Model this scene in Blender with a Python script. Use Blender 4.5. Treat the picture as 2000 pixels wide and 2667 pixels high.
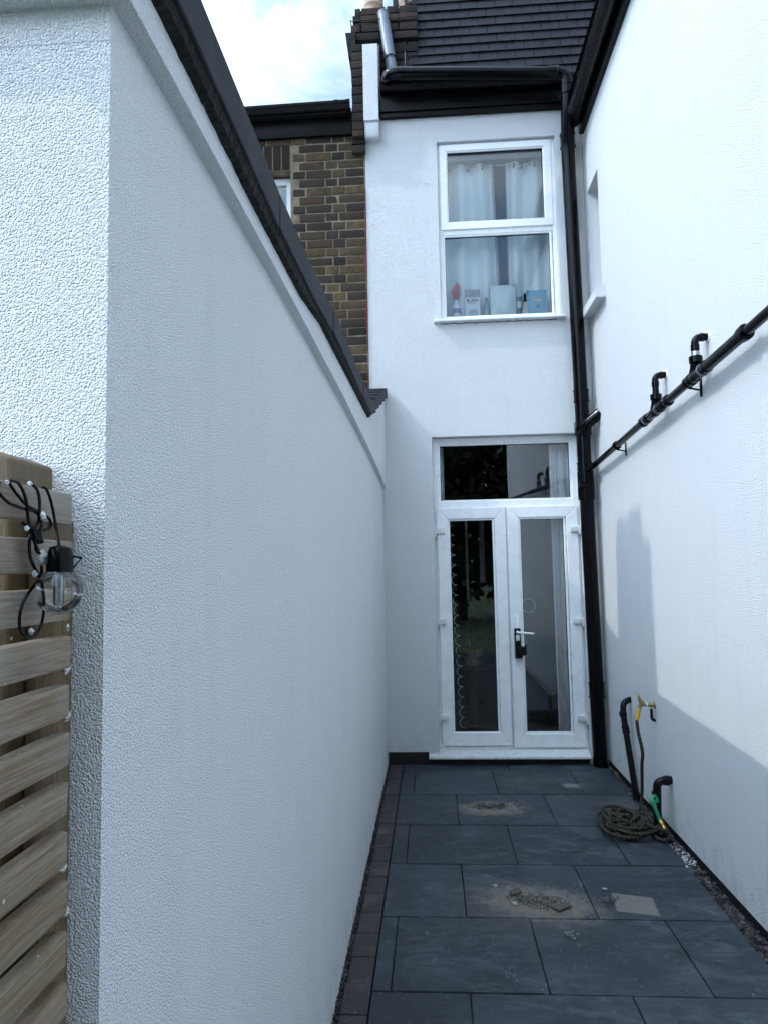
import bpy, bmesh, math, random
from mathutils import Vector, Matrix, noise
random.seed(7)
R = math.radians
SC = bpy.context.scene
for o in list(bpy.data.objects): bpy.data.objects.remove(o)

# ------------------------------------------------------------------ camera
H = 1.56                                   # eye height above the patio
F, CX, CY = 1850.0, 1000.0, 1333.5         # focal length and centre in photo pixels (2000 x 2667)
d_ = Vector((1123-CX, -(1477-CY), -F)).normalized()
r_ = Vector((1, .0190, 0)); r_ = (r_ - r_.dot(d_)*d_).normalized()
u_ = r_.cross(d_)
ROT = Matrix((r_, d_, u_))                 # world = ROT @ camera
cam = bpy.data.objects.new('camera', bpy.data.cameras.new('camera'))
SC.collection.objects.link(cam); SC.camera = cam
cam.data.sensor_fit = 'VERTICAL'; cam.data.sensor_height = 36.0
cam.data.lens = 36.0*F/2667.0
cam.data.clip_start = .02; cam.data.clip_end = 600
cam.matrix_world = Matrix.Translation((0, 0, H)) @ ROT.to_4x4()

# ------------------------------------------------------------------ light
SUN = Vector((-1.0, -.25, 1.06)).normalized()      # towards the sun
elev = math.asin(SUN.z); azim = math.atan2(SUN.x, SUN.y)
W = bpy.data.worlds.new("World"); SC.world = W; W.use_nodes = True
nt = W.node_tree; nt.nodes.clear()
def N(t, **k):
    n = nt.nodes.new(t)
    for a, b in k.items(): setattr(n, a, b)
    return n
sky = N('ShaderNodeTexSky', sky_type='NISHITA', sun_disc=False, sun_elevation=elev, sun_rotation=azim)
sky.air_density = 1.0; sky.dust_density = 1.0; sky.ozone_density = 1.6
tc = N('ShaderNodeTexCoord'); mp = N('ShaderNodeMapping'); mp.inputs['Scale'].default_value = (1.0, 1.0, 1.6)
mp.inputs['Location'].default_value = (.35, 1.2, .4)
n1 = N('ShaderNodeTexNoise'); n1.inputs['Scale'].default_value = 3.2; n1.inputs['Detail'].default_value = 9; n1.inputs['Roughness'].default_value = .58; n1.inputs['Distortion'].default_value = .25
r1 = N('ShaderNodeMapRange'); r1.inputs['From Min'].default_value = .30; r1.inputs['From Max'].default_value = .50; r1.inputs['To Min'].default_value = .7
n2 = N('ShaderNodeTexNoise'); n2.inputs['Scale'].default_value = 5.0; n2.inputs['Detail'].default_value = 12; n2.inputs['Roughness'].default_value = .62; n2.inputs['Distortion'].default_value = .5
r2 = N('ShaderNodeMapRange'); r2.inputs['From Min'].default_value = .42; r2.inputs['From Max'].default_value = .62
cl = N('ShaderNodeMix', data_type='RGBA'); cl.inputs[6].default_value = (1.75, 2.65, 3.6, 1); cl.inputs[7].default_value = (4.3, 4.95, 5.7, 1)
mx = N('ShaderNodeMix', data_type='RGBA')
bg = N('ShaderNodeBackground'); out = N('ShaderNodeOutputWorld')
bg.inputs['Strength'].default_value = .13
L = nt.links.new
L(tc.outputs['Generated'], mp.inputs['Vector']); L(mp.outputs['Vector'], n1.inputs['Vector']); L(mp.outputs['Vector'], n2.inputs['Vector'])
L(n1.outputs['Fac'], r1.inputs['Value']); L(r1.outputs['Result'], mx.inputs[0]); L(n2.outputs['Fac'], r2.inputs['Value']); L(r2.outputs['Result'], cl.inputs[0])
# thin cloud glows towards the sun
dt = N('ShaderNodeVectorMath', operation='DOT_PRODUCT'); dt.inputs[1].default_value = Vector((-.78, -.16, .60)).normalized(); L(tc.outputs['Generated'], dt.inputs[0])
gl_ = N('ShaderNodeMapRange', interpolation_type='SMOOTHSTEP'); gl_.inputs['From Min'].default_value = .22; gl_.inputs['From Max'].default_value = .98; gl_.inputs['To Min'].default_value = 1.0; gl_.inputs['To Max'].default_value = 5.0
L(dt.outputs['Value'], gl_.inputs['Value']); ml = N('ShaderNodeVectorMath', operation='SCALE'); L(mx.outputs[2], ml.inputs[0]); L(gl_.outputs['Result'], ml.inputs['Scale'])
L(sky.outputs['Color'], mx.inputs[6]); L(cl.outputs[2], mx.inputs[7]); L(ml.outputs[0], bg.inputs['Color']); L(bg.outputs[0], out.inputs[0])
sun = bpy.data.objects.new('sun', bpy.data.lights.new('sun', 'SUN')); SC.collection.objects.link(sun)
sun.data.energy = 0.88; sun.data.angle = R(.55); sun.data.color = (1.0, .985, .96)
sun.rotation_euler = SUN.to_track_quat('Z', 'Y').to_euler(); sun.location = (-6, -4, 12)
SC.view_settings.view_transform = 'Standard'; SC.view_settings.look = 'None'
SC.view_settings.exposure = 1.0; SC.view_settings.gamma = 1
SC.cycles.max_bounces = 18; SC.cycles.diffuse_bounces = 14; SC.cycles.glossy_bounces = 4; SC.cycles.transparent_max_bounces = 16
SC.render.resolution_x = 767; SC.render.resolution_y = 1024

# ------------------------------------------------------------------ pixel -> point on a real plane (relative to the eye)
def ray(p): return ROT @ Vector((p[0]-CX, -(p[1]-CY), -F))
def onY(p, Y): v = ray(p); return v*(Y/v.y)
def onX(p, X): v = ray(p); return v*(X/v.x)
def onZ(p, Z): v = ray(p); return v*(Z/v.z)
G = -H                                     # patio level relative to the eye

# ------------------------------------------------------------------ mesh builder (coordinates relative to the eye; +H on build)
C = SC.collection
class MB:
    def __init__(s): s.v = []; s.f = []; s.uv = {}; s.col = {}
    def quad(s, *p, col=None):
        n = len(s.v); s.v += [Vector(q) for q in p]; s.f.append(tuple(range(n, n+len(p))))
        if col is not None: s.col[len(s.f)-1] = col
        return s
    def prism(s, pts, off, col=None):
        """closed prism: polygon pts (3D) swept by vector off"""
        off = Vector(off); n = len(s.v); k = len(pts)
        pts = [Vector(p) for p in pts]
        s.v += pts + [p+off for p in pts]
        fs = [tuple(range(n, n+k))[::-1], tuple(range(n+k, n+2*k))] + [(n+i, n+(i+1)%k, n+k+(i+1)%k, n+k+i) for i in range(k)]
        for f in fs:
            s.f.append(f)
            if col is not None: s.col[len(s.f)-1] = col
        return s
    def box(s, x0, x1, y0, y1, z0, z1, b=0, col=None, jit=0, M=None):
        bm = bmesh.new(); bmesh.ops.create_cube(bm, size=1)
        for v in bm.verts:
            v.co = Vector((x0+(v.co.x+.5)*(x1-x0), y0+(v.co.y+.5)*(y1-y0), z0+(v.co.z+.5)*(z1-z0)))
            if jit: v.co += Vector((random.uniform(-jit, jit), random.uniform(-jit, jit), random.uniform(-jit, jit)))
        if b: bmesh.ops.bevel(bm, geom=bm.edges[:], offset=b, segments=2, affect='EDGES', profile=.6)
        s.addbm(bm, M, col); return s
    def addbm(s, bm, M=None, col=None):
        n = len(s.v); bm.verts.ensure_lookup_table(); bm.verts.index_update()
        for v in bm.verts: s.v.append((M @ v.co) if M else v.co.copy())
        for f in bm.faces:
            s.f.append(tuple(n+v.index for v in f.verts))
            if col is not None: s.col[len(s.f)-1] = col
        bm.free()
    def tube(s, pts, r, seg=16, caps=True, vs=0.0):
        """r a number or a list; uv.x runs along the length in metres"""
        pts = [Vector(p) for p in pts]; k = len(pts)
        rr = r if isinstance(r, (list, tuple)) else [r]*k
        T = [(pts[min(i+1, k-1)]-pts[max(i-1, 0)]).normalized() for i in range(k)]
        a = Vector((0, 0, 1)) if abs(T[0].z) < .9 else Vector((1, 0, 0))
        nrm = T[0].cross(a).normalized(); n = len(s.v); dist = vs
        for i in range(k):
            if i:
                nrm = (nrm - nrm.dot(T[i])*T[i]).normalized(); dist += (pts[i]-pts[i-1]).length
            bn = T[i].cross(nrm)
            for j in range(seg):
                t = 2*math.pi*j/seg; s.v.append(pts[i]+(nrm*math.cos(t)+bn*math.sin(t))*rr[i])
            if i:
                for j in range(seg):
                    a0 = n+(i-1)*seg+j; a1 = n+(i-1)*seg+(j+1) % seg
                    s.f.append((a0, a1, a1+seg, a0+seg))
                    d0 = dist-(pts[i]-pts[i-1]).length
                    s.uv[len(s.f)-1] = [(d0, j/seg), (d0, (j+1)/seg), (dist, (j+1)/seg), (dist, j/seg)]
        if caps:
            s.f.append(tuple(range(n, n+seg))[::-1]); s.f.append(tuple(n+(k-1)*seg+j for j in range(seg)))
        return s
    def lathe(s, prof, org, axis=(0, 0, 1), seg=24):
        """prof: list of (radius, distance along axis)"""
        ax = Vector(axis).normalized(); org = Vector(org)
        a = Vector((1, 0, 0)) if abs(ax.x) < .9 else Vector((0, 1, 0))
        e1 = ax.cross(a).normalized(); e2 = ax.cross(e1); n = len(s.v)
        for r, h in prof:
            for j in range(seg):
                t = 2*math.pi*j/seg; s.v.append(org+ax*h+(e1*math.cos(t)+e2*math.sin(t))*max(r, 1e-5))
        for i in range(len(prof)-1):
            for j in range(seg):
                a0 = n+i*seg+j; a1 = n+i*seg+(j+1) % seg; s.f.append((a0, a1, a1+seg, a0+seg))
        s.f.append(tuple(range(n, n+seg))[::-1]); s.f.append(tuple(n+(len(prof)-1)*seg+j for j in range(seg)))
        return s
    def ring(s, org, R_, r, axis=(0, 0, 1), seg=24):
        ax = Vector(axis).normalized(); a = Vector((1, 0, 0)) if abs(ax.x) < .9 else Vector((0, 1, 0))
        e1 = ax.cross(a).normalized(); e2 = ax.cross(e1)
        pts = [Vector(org)+(e1*math.cos(2*math.pi*i/seg)+e2*math.sin(2*math.pi*i/seg))*R_ for i in range(seg+1)]
        return s.tube(pts, r, 8, False)

def obj(name, mb, mat, parent=None, smooth=True, label=None):
    me = bpy.data.meshes.new(name)
    org = parent_world(parent) if parent else Vector((0, 0, 0))
    me.from_pydata([tuple(v+Vector((0, 0, H))-org) for v in mb.v], [], mb.f)
    if mb.uv:
        ul = me.uv_layers.new(name='UVMap')
        for fi, u in mb.uv.items():
            p = me.polygons[fi]
            for k, li in enumerate(p.loop_indices): ul.data[li].uv = u[k]
    if mb.col:
        at = me.color_attributes.new('tint', 'FLOAT_COLOR', 'CORNER')
        for p in me.polygons:
            c = mb.col.get(p.index, (.5, .5, .5))
            for li in p.loop_indices: at.data[li].color = (*c, 1)
    bm = bmesh.new(); bm.from_mesh(me); bmesh.ops.recalc_face_normals(bm, faces=bm.faces[:]); bm.to_mesh(me); bm.free()
    me.materials.append(mat)
    for p in me.polygons: p.use_smooth = smooth
    if smooth: me.set_sharp_from_angle(angle=R(38))
    o = bpy.data.objects.new(name, me); C.objects.link(o)
    if parent: o.parent = parent
    if label: o['label'] = label
    return o
def parent_world(p):
    v = Vector((0, 0, 0))
    while p: v += p.location; p = p.parent
    return v
def thing(name, label, cat, loc=(0, 0, G), group=None):
    o = bpy.data.objects.new(name, None); C.objects.link(o); o.empty_display_size = .1
    o.location = (loc[0], loc[1], loc[2]+H); o['label'] = label; o['category'] = cat
    if group: o['group'] = group
    return o
def tag(o, label, cat, group=None, kind=None):
    o['label'] = label; o['category'] = cat
    if group: o['group'] = group
    if kind: o['kind'] = kind
    return o
def struct(name, mb, mat, label=None):
    o = obj(name, mb, mat, smooth=False); o['kind'] = 'structure'
    if label: o['label'] = label
    return o
def bend(pts, r, n=6):
    """round the corners of a polyline with radius r"""
    P = [Vector(p) for p in pts]; o = [P[0]]
    for i in range(1, len(P)-1):
        a = (P[i-1]-P[i]); b = (P[i+1]-P[i]); ra = min(r, a.length*.49, b.length*.49)
        A = P[i]+a.normalized()*ra; B = P[i]+b.normalized()*ra
        for k in range(n+1):
            t = k/n; o.append((1-t)**2*A+2*t*(1-t)*P[i]+t*t*B)
    o.append(P[-1]); return o

# ------------------------------------------------------------------ materials
class Mat:
    def __init__(s, name):
        s.m = bpy.data.materials.new(name); s.m.use_nodes = True; s.t = s.m.node_tree
        s.b = s.t.nodes['Principled BSDF']; s.out = s.t.nodes['Material Output']
        s.g = s.n('ShaderNodeNewGeometry')
    def n(s, t, **k):
        x = s.t.nodes.new(t)
        for a, b in k.items():
            if hasattr(x, a) and a not in ('Scale',): setattr(x, a, b)
        return x
    def l(s, a, b): s.t.links.new(a, b)
    def pos(s, scale=(1, 1, 1), rot=(0, 0, 0)):
        m = s.n('ShaderNodeMapping'); m.inputs['Scale'].default_value = scale; m.inputs['Rotation'].default_value = rot
        s.l(s.g.outputs['Position'], m.inputs['Vector']); return m.outputs[0]
    def noise(s, scale, detail=4, rough=.5, vec=None, dist=0):
        x = s.n('ShaderNodeTexNoise'); x.inputs['Scale'].default_value = scale; x.inputs['Detail'].default_value = detail
        x.inputs['Roughness'].default_value = rough; x.inputs['Distortion'].default_value = dist
        s.l(vec if vec else s.g.outputs['Position'], x.inputs['Vector']); return x.outputs['Fac']
    def ramp(s, fac, stops):
        x = s.n('ShaderNodeValToRGB'); e = x.color_ramp.elements
        while len(e) < len(stops): e.new(.5)
        for k, (p, c) in enumerate(stops):
            e[k].position = p; e[k].color = (*c, 1) if len(c) == 3 else c
        s.l(fac, x.inputs[0]); return x.outputs[0]
    def mr(s, v, a, b, c=0, d=1):
        x = s.n('ShaderNodeMapRange'); x.inputs[1].default_value = a; x.inputs[2].default_value = b; x.inputs[3].default_value = c; x.inputs[4].default_value = d
        s.l(v, x.inputs[0]); return x.outputs[0]
    def math(s, op, a, b=None):
        x = s.n('ShaderNodeMath', operation=op)
        for i, q in enumerate((a, b)):
            if q is None: continue
            if isinstance(q, (int, float)): x.inputs[i].default_value = q
            else: s.l(q, x.inputs[i])
        return x.outputs[0]
    def mix(s, fac, a, b, bt='MIX'):
        x = s.n('ShaderNodeMix', data_type='RGBA', blend_type=bt)
        for i, q in ((0, fac), (6, a), (7, b)):
            if isinstance(q, (int, float)): x.inputs[i].default_value = q
            elif isinstance(q, tuple): x.inputs[i].default_value = (*q, 1) if len(q) == 3 else q
            else: s.l(q, x.inputs[i])
        return x.outputs[2]
    def bump(s, h, dist, strength=1.0, prev=None):
        x = s.n('ShaderNodeBump'); x.inputs['Distance'].default_value = dist; x.inputs['Strength'].default_value = strength
        s.l(h, x.inputs['Height'])
        if prev: s.l(prev, x.inputs['Normal'])
        return x.outputs[0]
    def fin(s, col=None, rough=.6, nor=None, **k):
        if col is not None:
            if isinstance(col, tuple): s.b.inputs['Base Color'].default_value = (*col, 1)
            else: s.l(col, s.b.inputs['Base Color'])
        if isinstance(rough, (int, float)): s.b.inputs['Roughness'].default_value = rough
        else: s.l(rough, s.b.inputs['Roughness'])
        if nor: s.l(nor, s.b.inputs['Normal'])
        for a, b in k.items():
            s.b.inputs[a.replace('_', ' ')].default_value = b
        return s.m

def m_render(name, grain=190, depth=.0022, base=(.80, .815, .83)):
    m = Mat(name)
    v = m.n('ShaderNodeTexVoronoi'); v.inputs['Scale'].default_value = grain
    wv = m.n('ShaderNodeVectorMath', operation='ADD'); nv = m.n('ShaderNodeTexNoise'); nv.inputs['Scale'].default_value = grain*.5
    sc = m.n('ShaderNodeVectorMath', operation='SCALE'); sc.inputs['Scale'].default_value = .9/grain
    m.l(m.g.outputs['Position'], nv.inputs['Vector']); m.l(nv.outputs['Color'], sc.inputs[0]); m.l(m.g.outputs['Position'], wv.inputs[0]); m.l(sc.outputs[0], wv.inputs[1]); m.l(wv.outputs[0], v.inputs['Vector'])
    n = m.noise(grain*1.5, 3, .6); n3 = m.noise(grain*.35, 2)
    h = m.math('ADD', m.math('MULTIPLY', v.outputs['Distance'], -1.3), m.math('ADD', m.math('MULTIPLY', n, .9), m.math('MULTIPLY', n3, .45)))
    big = m.noise(6, 3)
    b2 = m.bump(m.noise(2.2, 3), .012, .35)
    nor = m.bump(h, depth, 1.0, b2)
    sm = m.noise(1.3, 5, .6, m.pos((1, 1, .35)))
    c = m.mix(m.mr(sm, .45, .8, 0, .35), tuple(x*1.0 for x in base), tuple(x*y for x, y in zip(base, (.88, .90, .92))))
    c = m.mix(m.mr(big, .5, .75, 0, .10), c, (.78, .79, .80))
    # slight splash staining at the foot of the wall
    sep = m.n('ShaderNodeSeparateXYZ'); m.l(m.g.outputs['Position'], sep.inputs[0])
    foot = m.math('MULTIPLY', m.mr(sep.outputs['Z'], .0, .28, 1, 0), m.mr(m.noise(14, 4), .45, .62))
    c = m.mix(m.math('MULTIPLY', foot, .35), c, (.50, .50, .49))
    st = m.noise(1.0, 6, .7, m.pos((9, 9, .9)))
    c = m.mix(m.mr(st, .52, .74, 0, .12), c, (.60, .625, .65))
    c = m.mix(m.mr(m.noise(.9, 7, .65), .42, .70, 0, .10), c, (.66, .69, .73))
    return m.fin(c, .85, nor, Specular_IOR_Level=.25)
M_REND = m_render('white_render', 165, .0080, (.88, .895, .91))
M_REND_C = m_render('white_render_coarse', 350, .0031, (.88, .897, .913))

def plain(name, col, rough=.5, var=.15, ns=20, bump=0, bs=200, metal=0, spec=.5):
    m = Mat(name); n = m.noise(ns, 5, .6)
    c = m.mix(m.mr(n, .3, .75), tuple(x*(1-var) for x in col), tuple(min(1, x*(1+var)) for x in col))
    nor = m.bump(m.noise(bs, 3), bump, 1) if bump else None
    return m.fin(c, m.mr(m.noise(ns*1.7, 4), .3, .7, max(.03, rough-.08), min(1, rough+.10)), nor, Metallic=metal, Specular_IOR_Level=spec)
M_UPVC = plain('white_upvc', (.80, .81, .82), .28, .03, 6)
M_UPVC_D = plain('dirty_white_upvc', (.66, .67, .67), .4, .16, 30)
M_GASK = plain('black_rubber', (.012, .012, .014), .5)
M_BLKPIPE = plain('glossy_black_plastic', (.002, .002, .003), .16, .5, 9, .0002, 60, 0, .15)
M_BLKOLD = plain('weathered_black_plastic', (.004, .004, .005), .32, .5, 14, .0003, 60, 0, .2)
M_GREYPIPE = plain('grey_plastic_pipe', (.13, .15, .19), .4, .25, 9)
M_BITUMEN = plain('black_painted_plinth', (.003, .003, .004), .75, .3, 20, .003, 60)
M_BRASS = plain('brass', (.55, .36, .10), .38, .3, 60, .0003, 120, 1)
M_BRASSOLD = plain('dull_brass', (.36, .27, .14), .5, .35, 70, .0005, 120, .8)
M_STEEL = plain('steel', (.45, .46, .47), .35, .2, 60, 0, 0, 1)
M_YEL = plain('yellow_connector', (.62, .40, .03), .42, .2, 60)
M_GREEN = plain('green_rubber', (.02, .26, .12), .5, .3, 60, .0004, 200)
M_TAPE = plain('white_tape', (.75, .76, .76), .6, .1)

def m_coping():
    m = Mat('grey_slate_coping')
    c = m.ramp(m.noise(9, 6, .6), [(.3, (.011, .012, .016)), (.55, (.019, .020, .026)), (.8, (.040, .040, .046))])
    pits = m.n('ShaderNodeTexVoronoi'); pits.inputs['Scale'].default_value = 26; m.l(m.g.outputs['Position'], pits.inputs['Vector'])
    c = m.mix(m.mr(pits.outputs['Distance'], .03, .07, .8, 0), c, (.01, .01, .012))
    return m.fin(c, .65, m.bump(m.noise(45, 5), .0015), Specular_IOR_Level=.2)
M_COPE = m_coping()
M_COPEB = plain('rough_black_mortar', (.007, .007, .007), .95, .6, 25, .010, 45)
def m_tile():
    m = Mat('dark_plain_tiles'); a = m.n('ShaderNodeAttribute'); a.attribute_name = 'tint'
    n = m.noise(14, 5, .6, m.pos((1, 1, .3)))
    c = m.mix(m.mr(n, .3, .8), (.006, .006, .009), (.014, .013, .019))
    c = m.mix(.75, c, a.outputs['Color'], 'MULTIPLY')
    return m.fin(c, .6, m.bump(m.noise(150, 4), .0006), Specular_IOR_Level=.22)
M_TILE = m_tile()
M_LEAD = plain('black_fascia_board', (.003, .003, .0035), .36, .6, 4, .0006, 8, 0, .14)

def m_brick(name, dark=0):
    m = Mat(name); a = m.n('ShaderNodeAttribute'); a.attribute_name = 'tint'
    n = m.noise(28, 6, .65); n2 = m.noise(7, 4, .6)
    c = m.mix(m.mr(n, .35, .7), a.outputs['Color'], m.mix(.6, a.outputs['Color'], (.03, .028, .026)))
    c = m.mix(m.mr(n2, .45, .7, 0, .4+.4*dark), c, (.022, .019, .018))
    return m.fin(c, .95, m.bump(m.noise(90, 5, .7), .004), Specular_IOR_Level=.15)
M_BRICK = m_brick('stock_brick'); M_BRICKD = m_brick('sooty_brick', 1)
M_MORTAR = plain('mortar', (.20, .155, .105), .95, .35, 12, .004, 80)
M_MORTARD = plain('sooty_mortar', (.085, .075, .065), .95, .5, 12, .004, 80)
M_REDPAINT = plain('red_masonry_paint', (.15, .02, .02), .8, .3, 30, .002, 80)
M_CLAY = plain('pale_clay', (.42, .30, .21), .8, .3, 12, .001, 80)

def m_wood(name, a=(.17, .112, .060), b=(.32, .262, .20), g=(.31, .295, .275), grain=(9, 2.2, 60)):
    m = Mat(name)
    w = m.noise(3.2, 6, .62, m.pos(grain), 1.4)
    fine = m.noise(6, 5, .6, m.pos((30, 4, 240)))
    c = m.mix(m.mr(w, .32, .66), a, b)
    c = m.mix(m.mr(m.noise(5, 4), .42, .68, 0, .75), c, g)
    c = m.mix(m.mr(fine, .55, .72, 0, .45), c, tuple(x*.45 for x in a))
    kn = m.n('ShaderNodeTexVoronoi'); kn.inputs['Scale'].default_value = 3.3; m.l(m.pos((1.4, 1, 3.0)), kn.inputs['Vector'])
    c = m.mix(m.mr(kn.outputs['Distance'], .07, .19, .85, 0), c, tuple(x*.35 for x in a))
    spl = m.n('ShaderNodeTexVoronoi'); spl.inputs['Scale'].default_value = 36; m.l(m.g.outputs['Position'], spl.inputs['Vector'])
    c = m.mix(m.mr(spl.outputs['Distance'], .055, .085, .9, 0), c, (.68, .70, .73))
    return m.fin(c, .8, m.bump(w, .0014, 1, m.bump(fine, .0006)), Specular_IOR_Level=.25)
M_WOOD = m_wood('weathered_pine')
M_WOODP = m_wood('rough_post_wood', (.095, .060, .030), (.20, .140, .080), (.155, .130, .100), (70, 60, 3))

def m_slab():
    m = Mat('blue_black_slate'); a = m.n('ShaderNodeAttribute'); a.attribute_name = 'tint'
    n = m.noise(3.2, 7, .62, None, .6); f = m.noise(22, 6, .65, m.pos((1, 1.9, 1), (0, 0, .4)))
    c = m.ramp(m.math('ADD', m.math('MULTIPLY', n, .55), m.math('MULTIPLY', f, .45)), [(.36, (.012, .0165, .022)), (.50, (.022, .030, .039)), (.64, (.038, .050, .062))])
    c = m.mix(.8, c, a.outputs['Color'], 'MULTIPLY')
    # pale trowel smears and scuffs
    s1 = m.noise(5.5, 8, .72, m.pos((1.0, 1.9, 1), (0, 0, .5)), .9)
    s2 = m.noise(2.1, 4)
    sm = m.math('MULTIPLY', m.mr(s1, .47, .62), m.mr(s2, .36, .54))
    c = m.mix(m.math('MULTIPLY', sm, .34), c, (.115, .13, .145))
    s3 = m.noise(15, 9, .75, m.pos((1.7, .7, 1), (0, 0, -.7)), 1.2)
    c = m.mix(m.math('MULTIPLY', m.mr(s3, .60, .655), .5), c, (.19, .215, .235))
    sp = m.n('ShaderNodeTexVoronoi'); sp.inputs['Scale'].default_value = 24; m.l(m.g.outputs['Position'], sp.inputs['Vector'])
    c = m.mix(m.math('MULTIPLY', m.mr(sp.outputs['Distance'], .04, .07, .8, 0), m.mr(m.noise(3), .5, .6)), c, (.42, .42, .40))
    # patches of trodden-in mortar dust
    ed = m.noise(16, 7, .75); grit = m.noise(130, 4, .7)
    def patch(cx, cy, rx, ry, rot, amt, col, soft=.75, prev=None):
        mp = m.n('ShaderNodeMapping', vector_type='TEXTURE'); mp.inputs['Location'].default_value = (cx, cy, 0); mp.inputs['Rotation'].default_value = (0, 0, rot); mp.inputs['Scale'].default_value = (rx, ry, 1)
        m.l(m.g.outputs['Position'], mp.inputs['Vector'])
        sp_ = m.n('ShaderNodeSeparateXYZ'); m.l(mp.outputs[0], sp_.inputs[0])
        d = m.math('SQRT', m.math('ADD', m.math('MULTIPLY', sp_.outputs[0], sp_.outputs[0]), m.math('MULTIPLY', sp_.outputs[1], sp_.outputs[1])))
        d = m.math('ADD', d, m.math('MULTIPLY', m.math('SUBTRACT', ed, .5), 1.7))
        d = m.math('ADD', d, m.math('MULTIPLY', m.math('SUBTRACT', grit, .5), 1.5))
        return m.mix(m.math('MULTIPLY', m.mr(d, soft+.25, .95, 1, 0), amt), prev, m.mix(m.mr(grit, .35, .65), tuple(q*.72 for q in col), tuple(q*1.2 for q in col)))
    c = patch(.45, 3.46, .34, .21, -.30, .9, (.21, .18, .145), .2, c)
    c = patch(.40, 3.40, .46, .34, -.2, .35, (.11, .10, .088), .0, c)
    c = patch(.345, 4.75, .27, .17, .0, .9, (.21, .18, .145), .2, c)
    c = patch(.96, 5.24, .10, .06, 0, .5, (.16, .15, .135), .3, c)
    c = patch(1.18, 4.80, .18, .16, .3, .45, (.11, .095, .085), .0, c)
    def rect(cx, cy, rx, ry, rot, amt, col, prev):
        mp = m.n('ShaderNodeMapping', vector_type='TEXTURE'); mp.inputs['Location'].default_value = (cx, cy, 0); mp.inputs['Rotation'].default_value = (0, 0, rot); mp.inputs['Scale'].default_value = (rx, ry, 1)
        m.l(m.g.outputs['Position'], mp.inputs['Vector'])
        sp_ = m.n('ShaderNodeSeparateXYZ'); m.l(mp.outputs[0], sp_.inputs[0])
        ax = m.math('ABSOLUTE', sp_.outputs[0]); ay = m.math('ABSOLUTE', m.math('ADD', sp_.outputs[1], m.math('MULTIPLY', sp_.outputs[0], .15)))
        d = m.math('ADD', m.math('MAXIMUM', ax, ay), m.math('MULTIPLY', m.math('SUBTRACT', ed, .5), .22))
        return m.mix(m.math('MULTIPLY', m.mr(d, .9, 1.0, 1, 0), m.math('MULTIPLY', amt, m.mr(f, .3, .6, .55, 1))), prev, col)
    c = rect(.895, 3.46, .095, .095, -.1, .8, (.20, .18, .155), c)
    c = rect(.955, 5.23, .060, .045, 0, .75, (.22, .205, .19), c)
    nor = m.bump(m.math('ADD', n, m.math('MULTIPLY', f, .35)), .010, .8)
    nor = m.bump(m.noise(60, 5, .6), .0012, .8, nor)
    return m.fin(c, m.mr(f, .3, .7, .42, .62), nor, Specular_IOR_Level=.5)
M_SLAB = m_slab()
def m_block():
    m = Mat('plum_block_paving'); a = m.n('ShaderNodeAttribute'); a.attribute_name = 'tint'
    n = m.noise(60, 5, .7); big = m.noise(7, 5)
    c = m.mix(m.mr(n, .35, .7), (.030, .026, .028), (.062, .052, .053)); c = m.mix(.85, c, a.outputs['Color'], 'MULTIPLY')
    c = m.mix(m.math('MULTIPLY', m.mr(big, .55, .75), .5), c, (.13, .125, .12))
    sp = m.n('ShaderNodeTexVoronoi'); sp.inputs['Scale'].default_value = 45; m.l(m.g.outputs['Position'], sp.inputs['Vector'])
    c = m.mix(m.math('MULTIPLY', m.mr(sp.outputs['Distance'], .06, .1, .8, 0), m.mr(m.noise(5), .45, .6)), c, (.35, .34, .33))
    return m.fin(c, .8, m.bump(n, .0015))
M_BLOCK = m_block()
M_BED = plain('dark_bedding_sand', (.022, .021, .022), .95, .4, 30, .004, 90)
def m_stone():
    m = Mat('slate_chippings'); a = m.n('ShaderNodeAttribute'); a.attribute_name = 'tint'
    return m.fin(m.mix(1.0, m.mix(m.mr(m.noise(60, 4), .3, .7), (.6, .6, .6), (1, 1, 1)), a.outputs['Color'], 'MULTIPLY'), .8)
M_STONE = m_stone()
M_SOIL = plain('garden_soil_and_lawn', (.035, .055, .018), .95, .4, 3, .01, 40)

def m_glass(name='window_glass', tint=(.90, .93, .93), k=1.25):
    m = Mat(name); t = m.t; t.nodes.remove(m.b)
    tr = m.n('ShaderNodeBsdfTransparent'); tr.inputs[0].default_value = (*tint, 1)
    gl = m.n('ShaderNodeBsdfGlossy'); gl.inputs['Roughness'].default_value = .004; gl.inputs[0].default_value = (1, 1, 1, 1)
    fr = m.n('ShaderNodeFresnel'); fr.inputs['IOR'].default_value = 1.5
    mx = m.n('ShaderNodeMixShader'); m.l(m.math('MULTIPLY', fr.outputs[0], k), mx.inputs[0]); m.l(tr.outputs[0], mx.inputs[1]); m.l(gl.outputs[0], mx.inputs[2])
    nb = m.bump(m.noise(1.1, 2), .0012, .5); m.l(nb, gl.inputs['Normal'])
    m.l(mx.outputs[0], m.out.inputs[0]); return m.m
M_GLASS = m_glass('window_glass', (.95, .97, .98), 1.35)
M_BULB = m_glass('bulb_glass', (.95, .96, .97), .95)
def m_cloth(name, col, tr=.35):
    m = Mat(name); t = m.t
    d = m.n('ShaderNodeBsdfDiffuse'); d.inputs[0].default_value = (*col, 1); q = m.n('ShaderNodeBsdfTranslucent'); q.inputs[0].default_value = (*col, 1)
    x = m.n('ShaderNodeMixShader'); x.inputs[0].default_value = tr; m.l(d.outputs[0], x.inputs[1]); m.l(q.outputs[0], x.inputs[2]); m.l(x.outputs[0], m.out.inputs[0])
    t.nodes.remove(m.b); return m.m
M_CURT = m_cloth('blue_white_curtain_cloth', (.86, .94, .97), .15); M_LACE = m_cloth('lace', (.85, .87, .88), .2)
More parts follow.
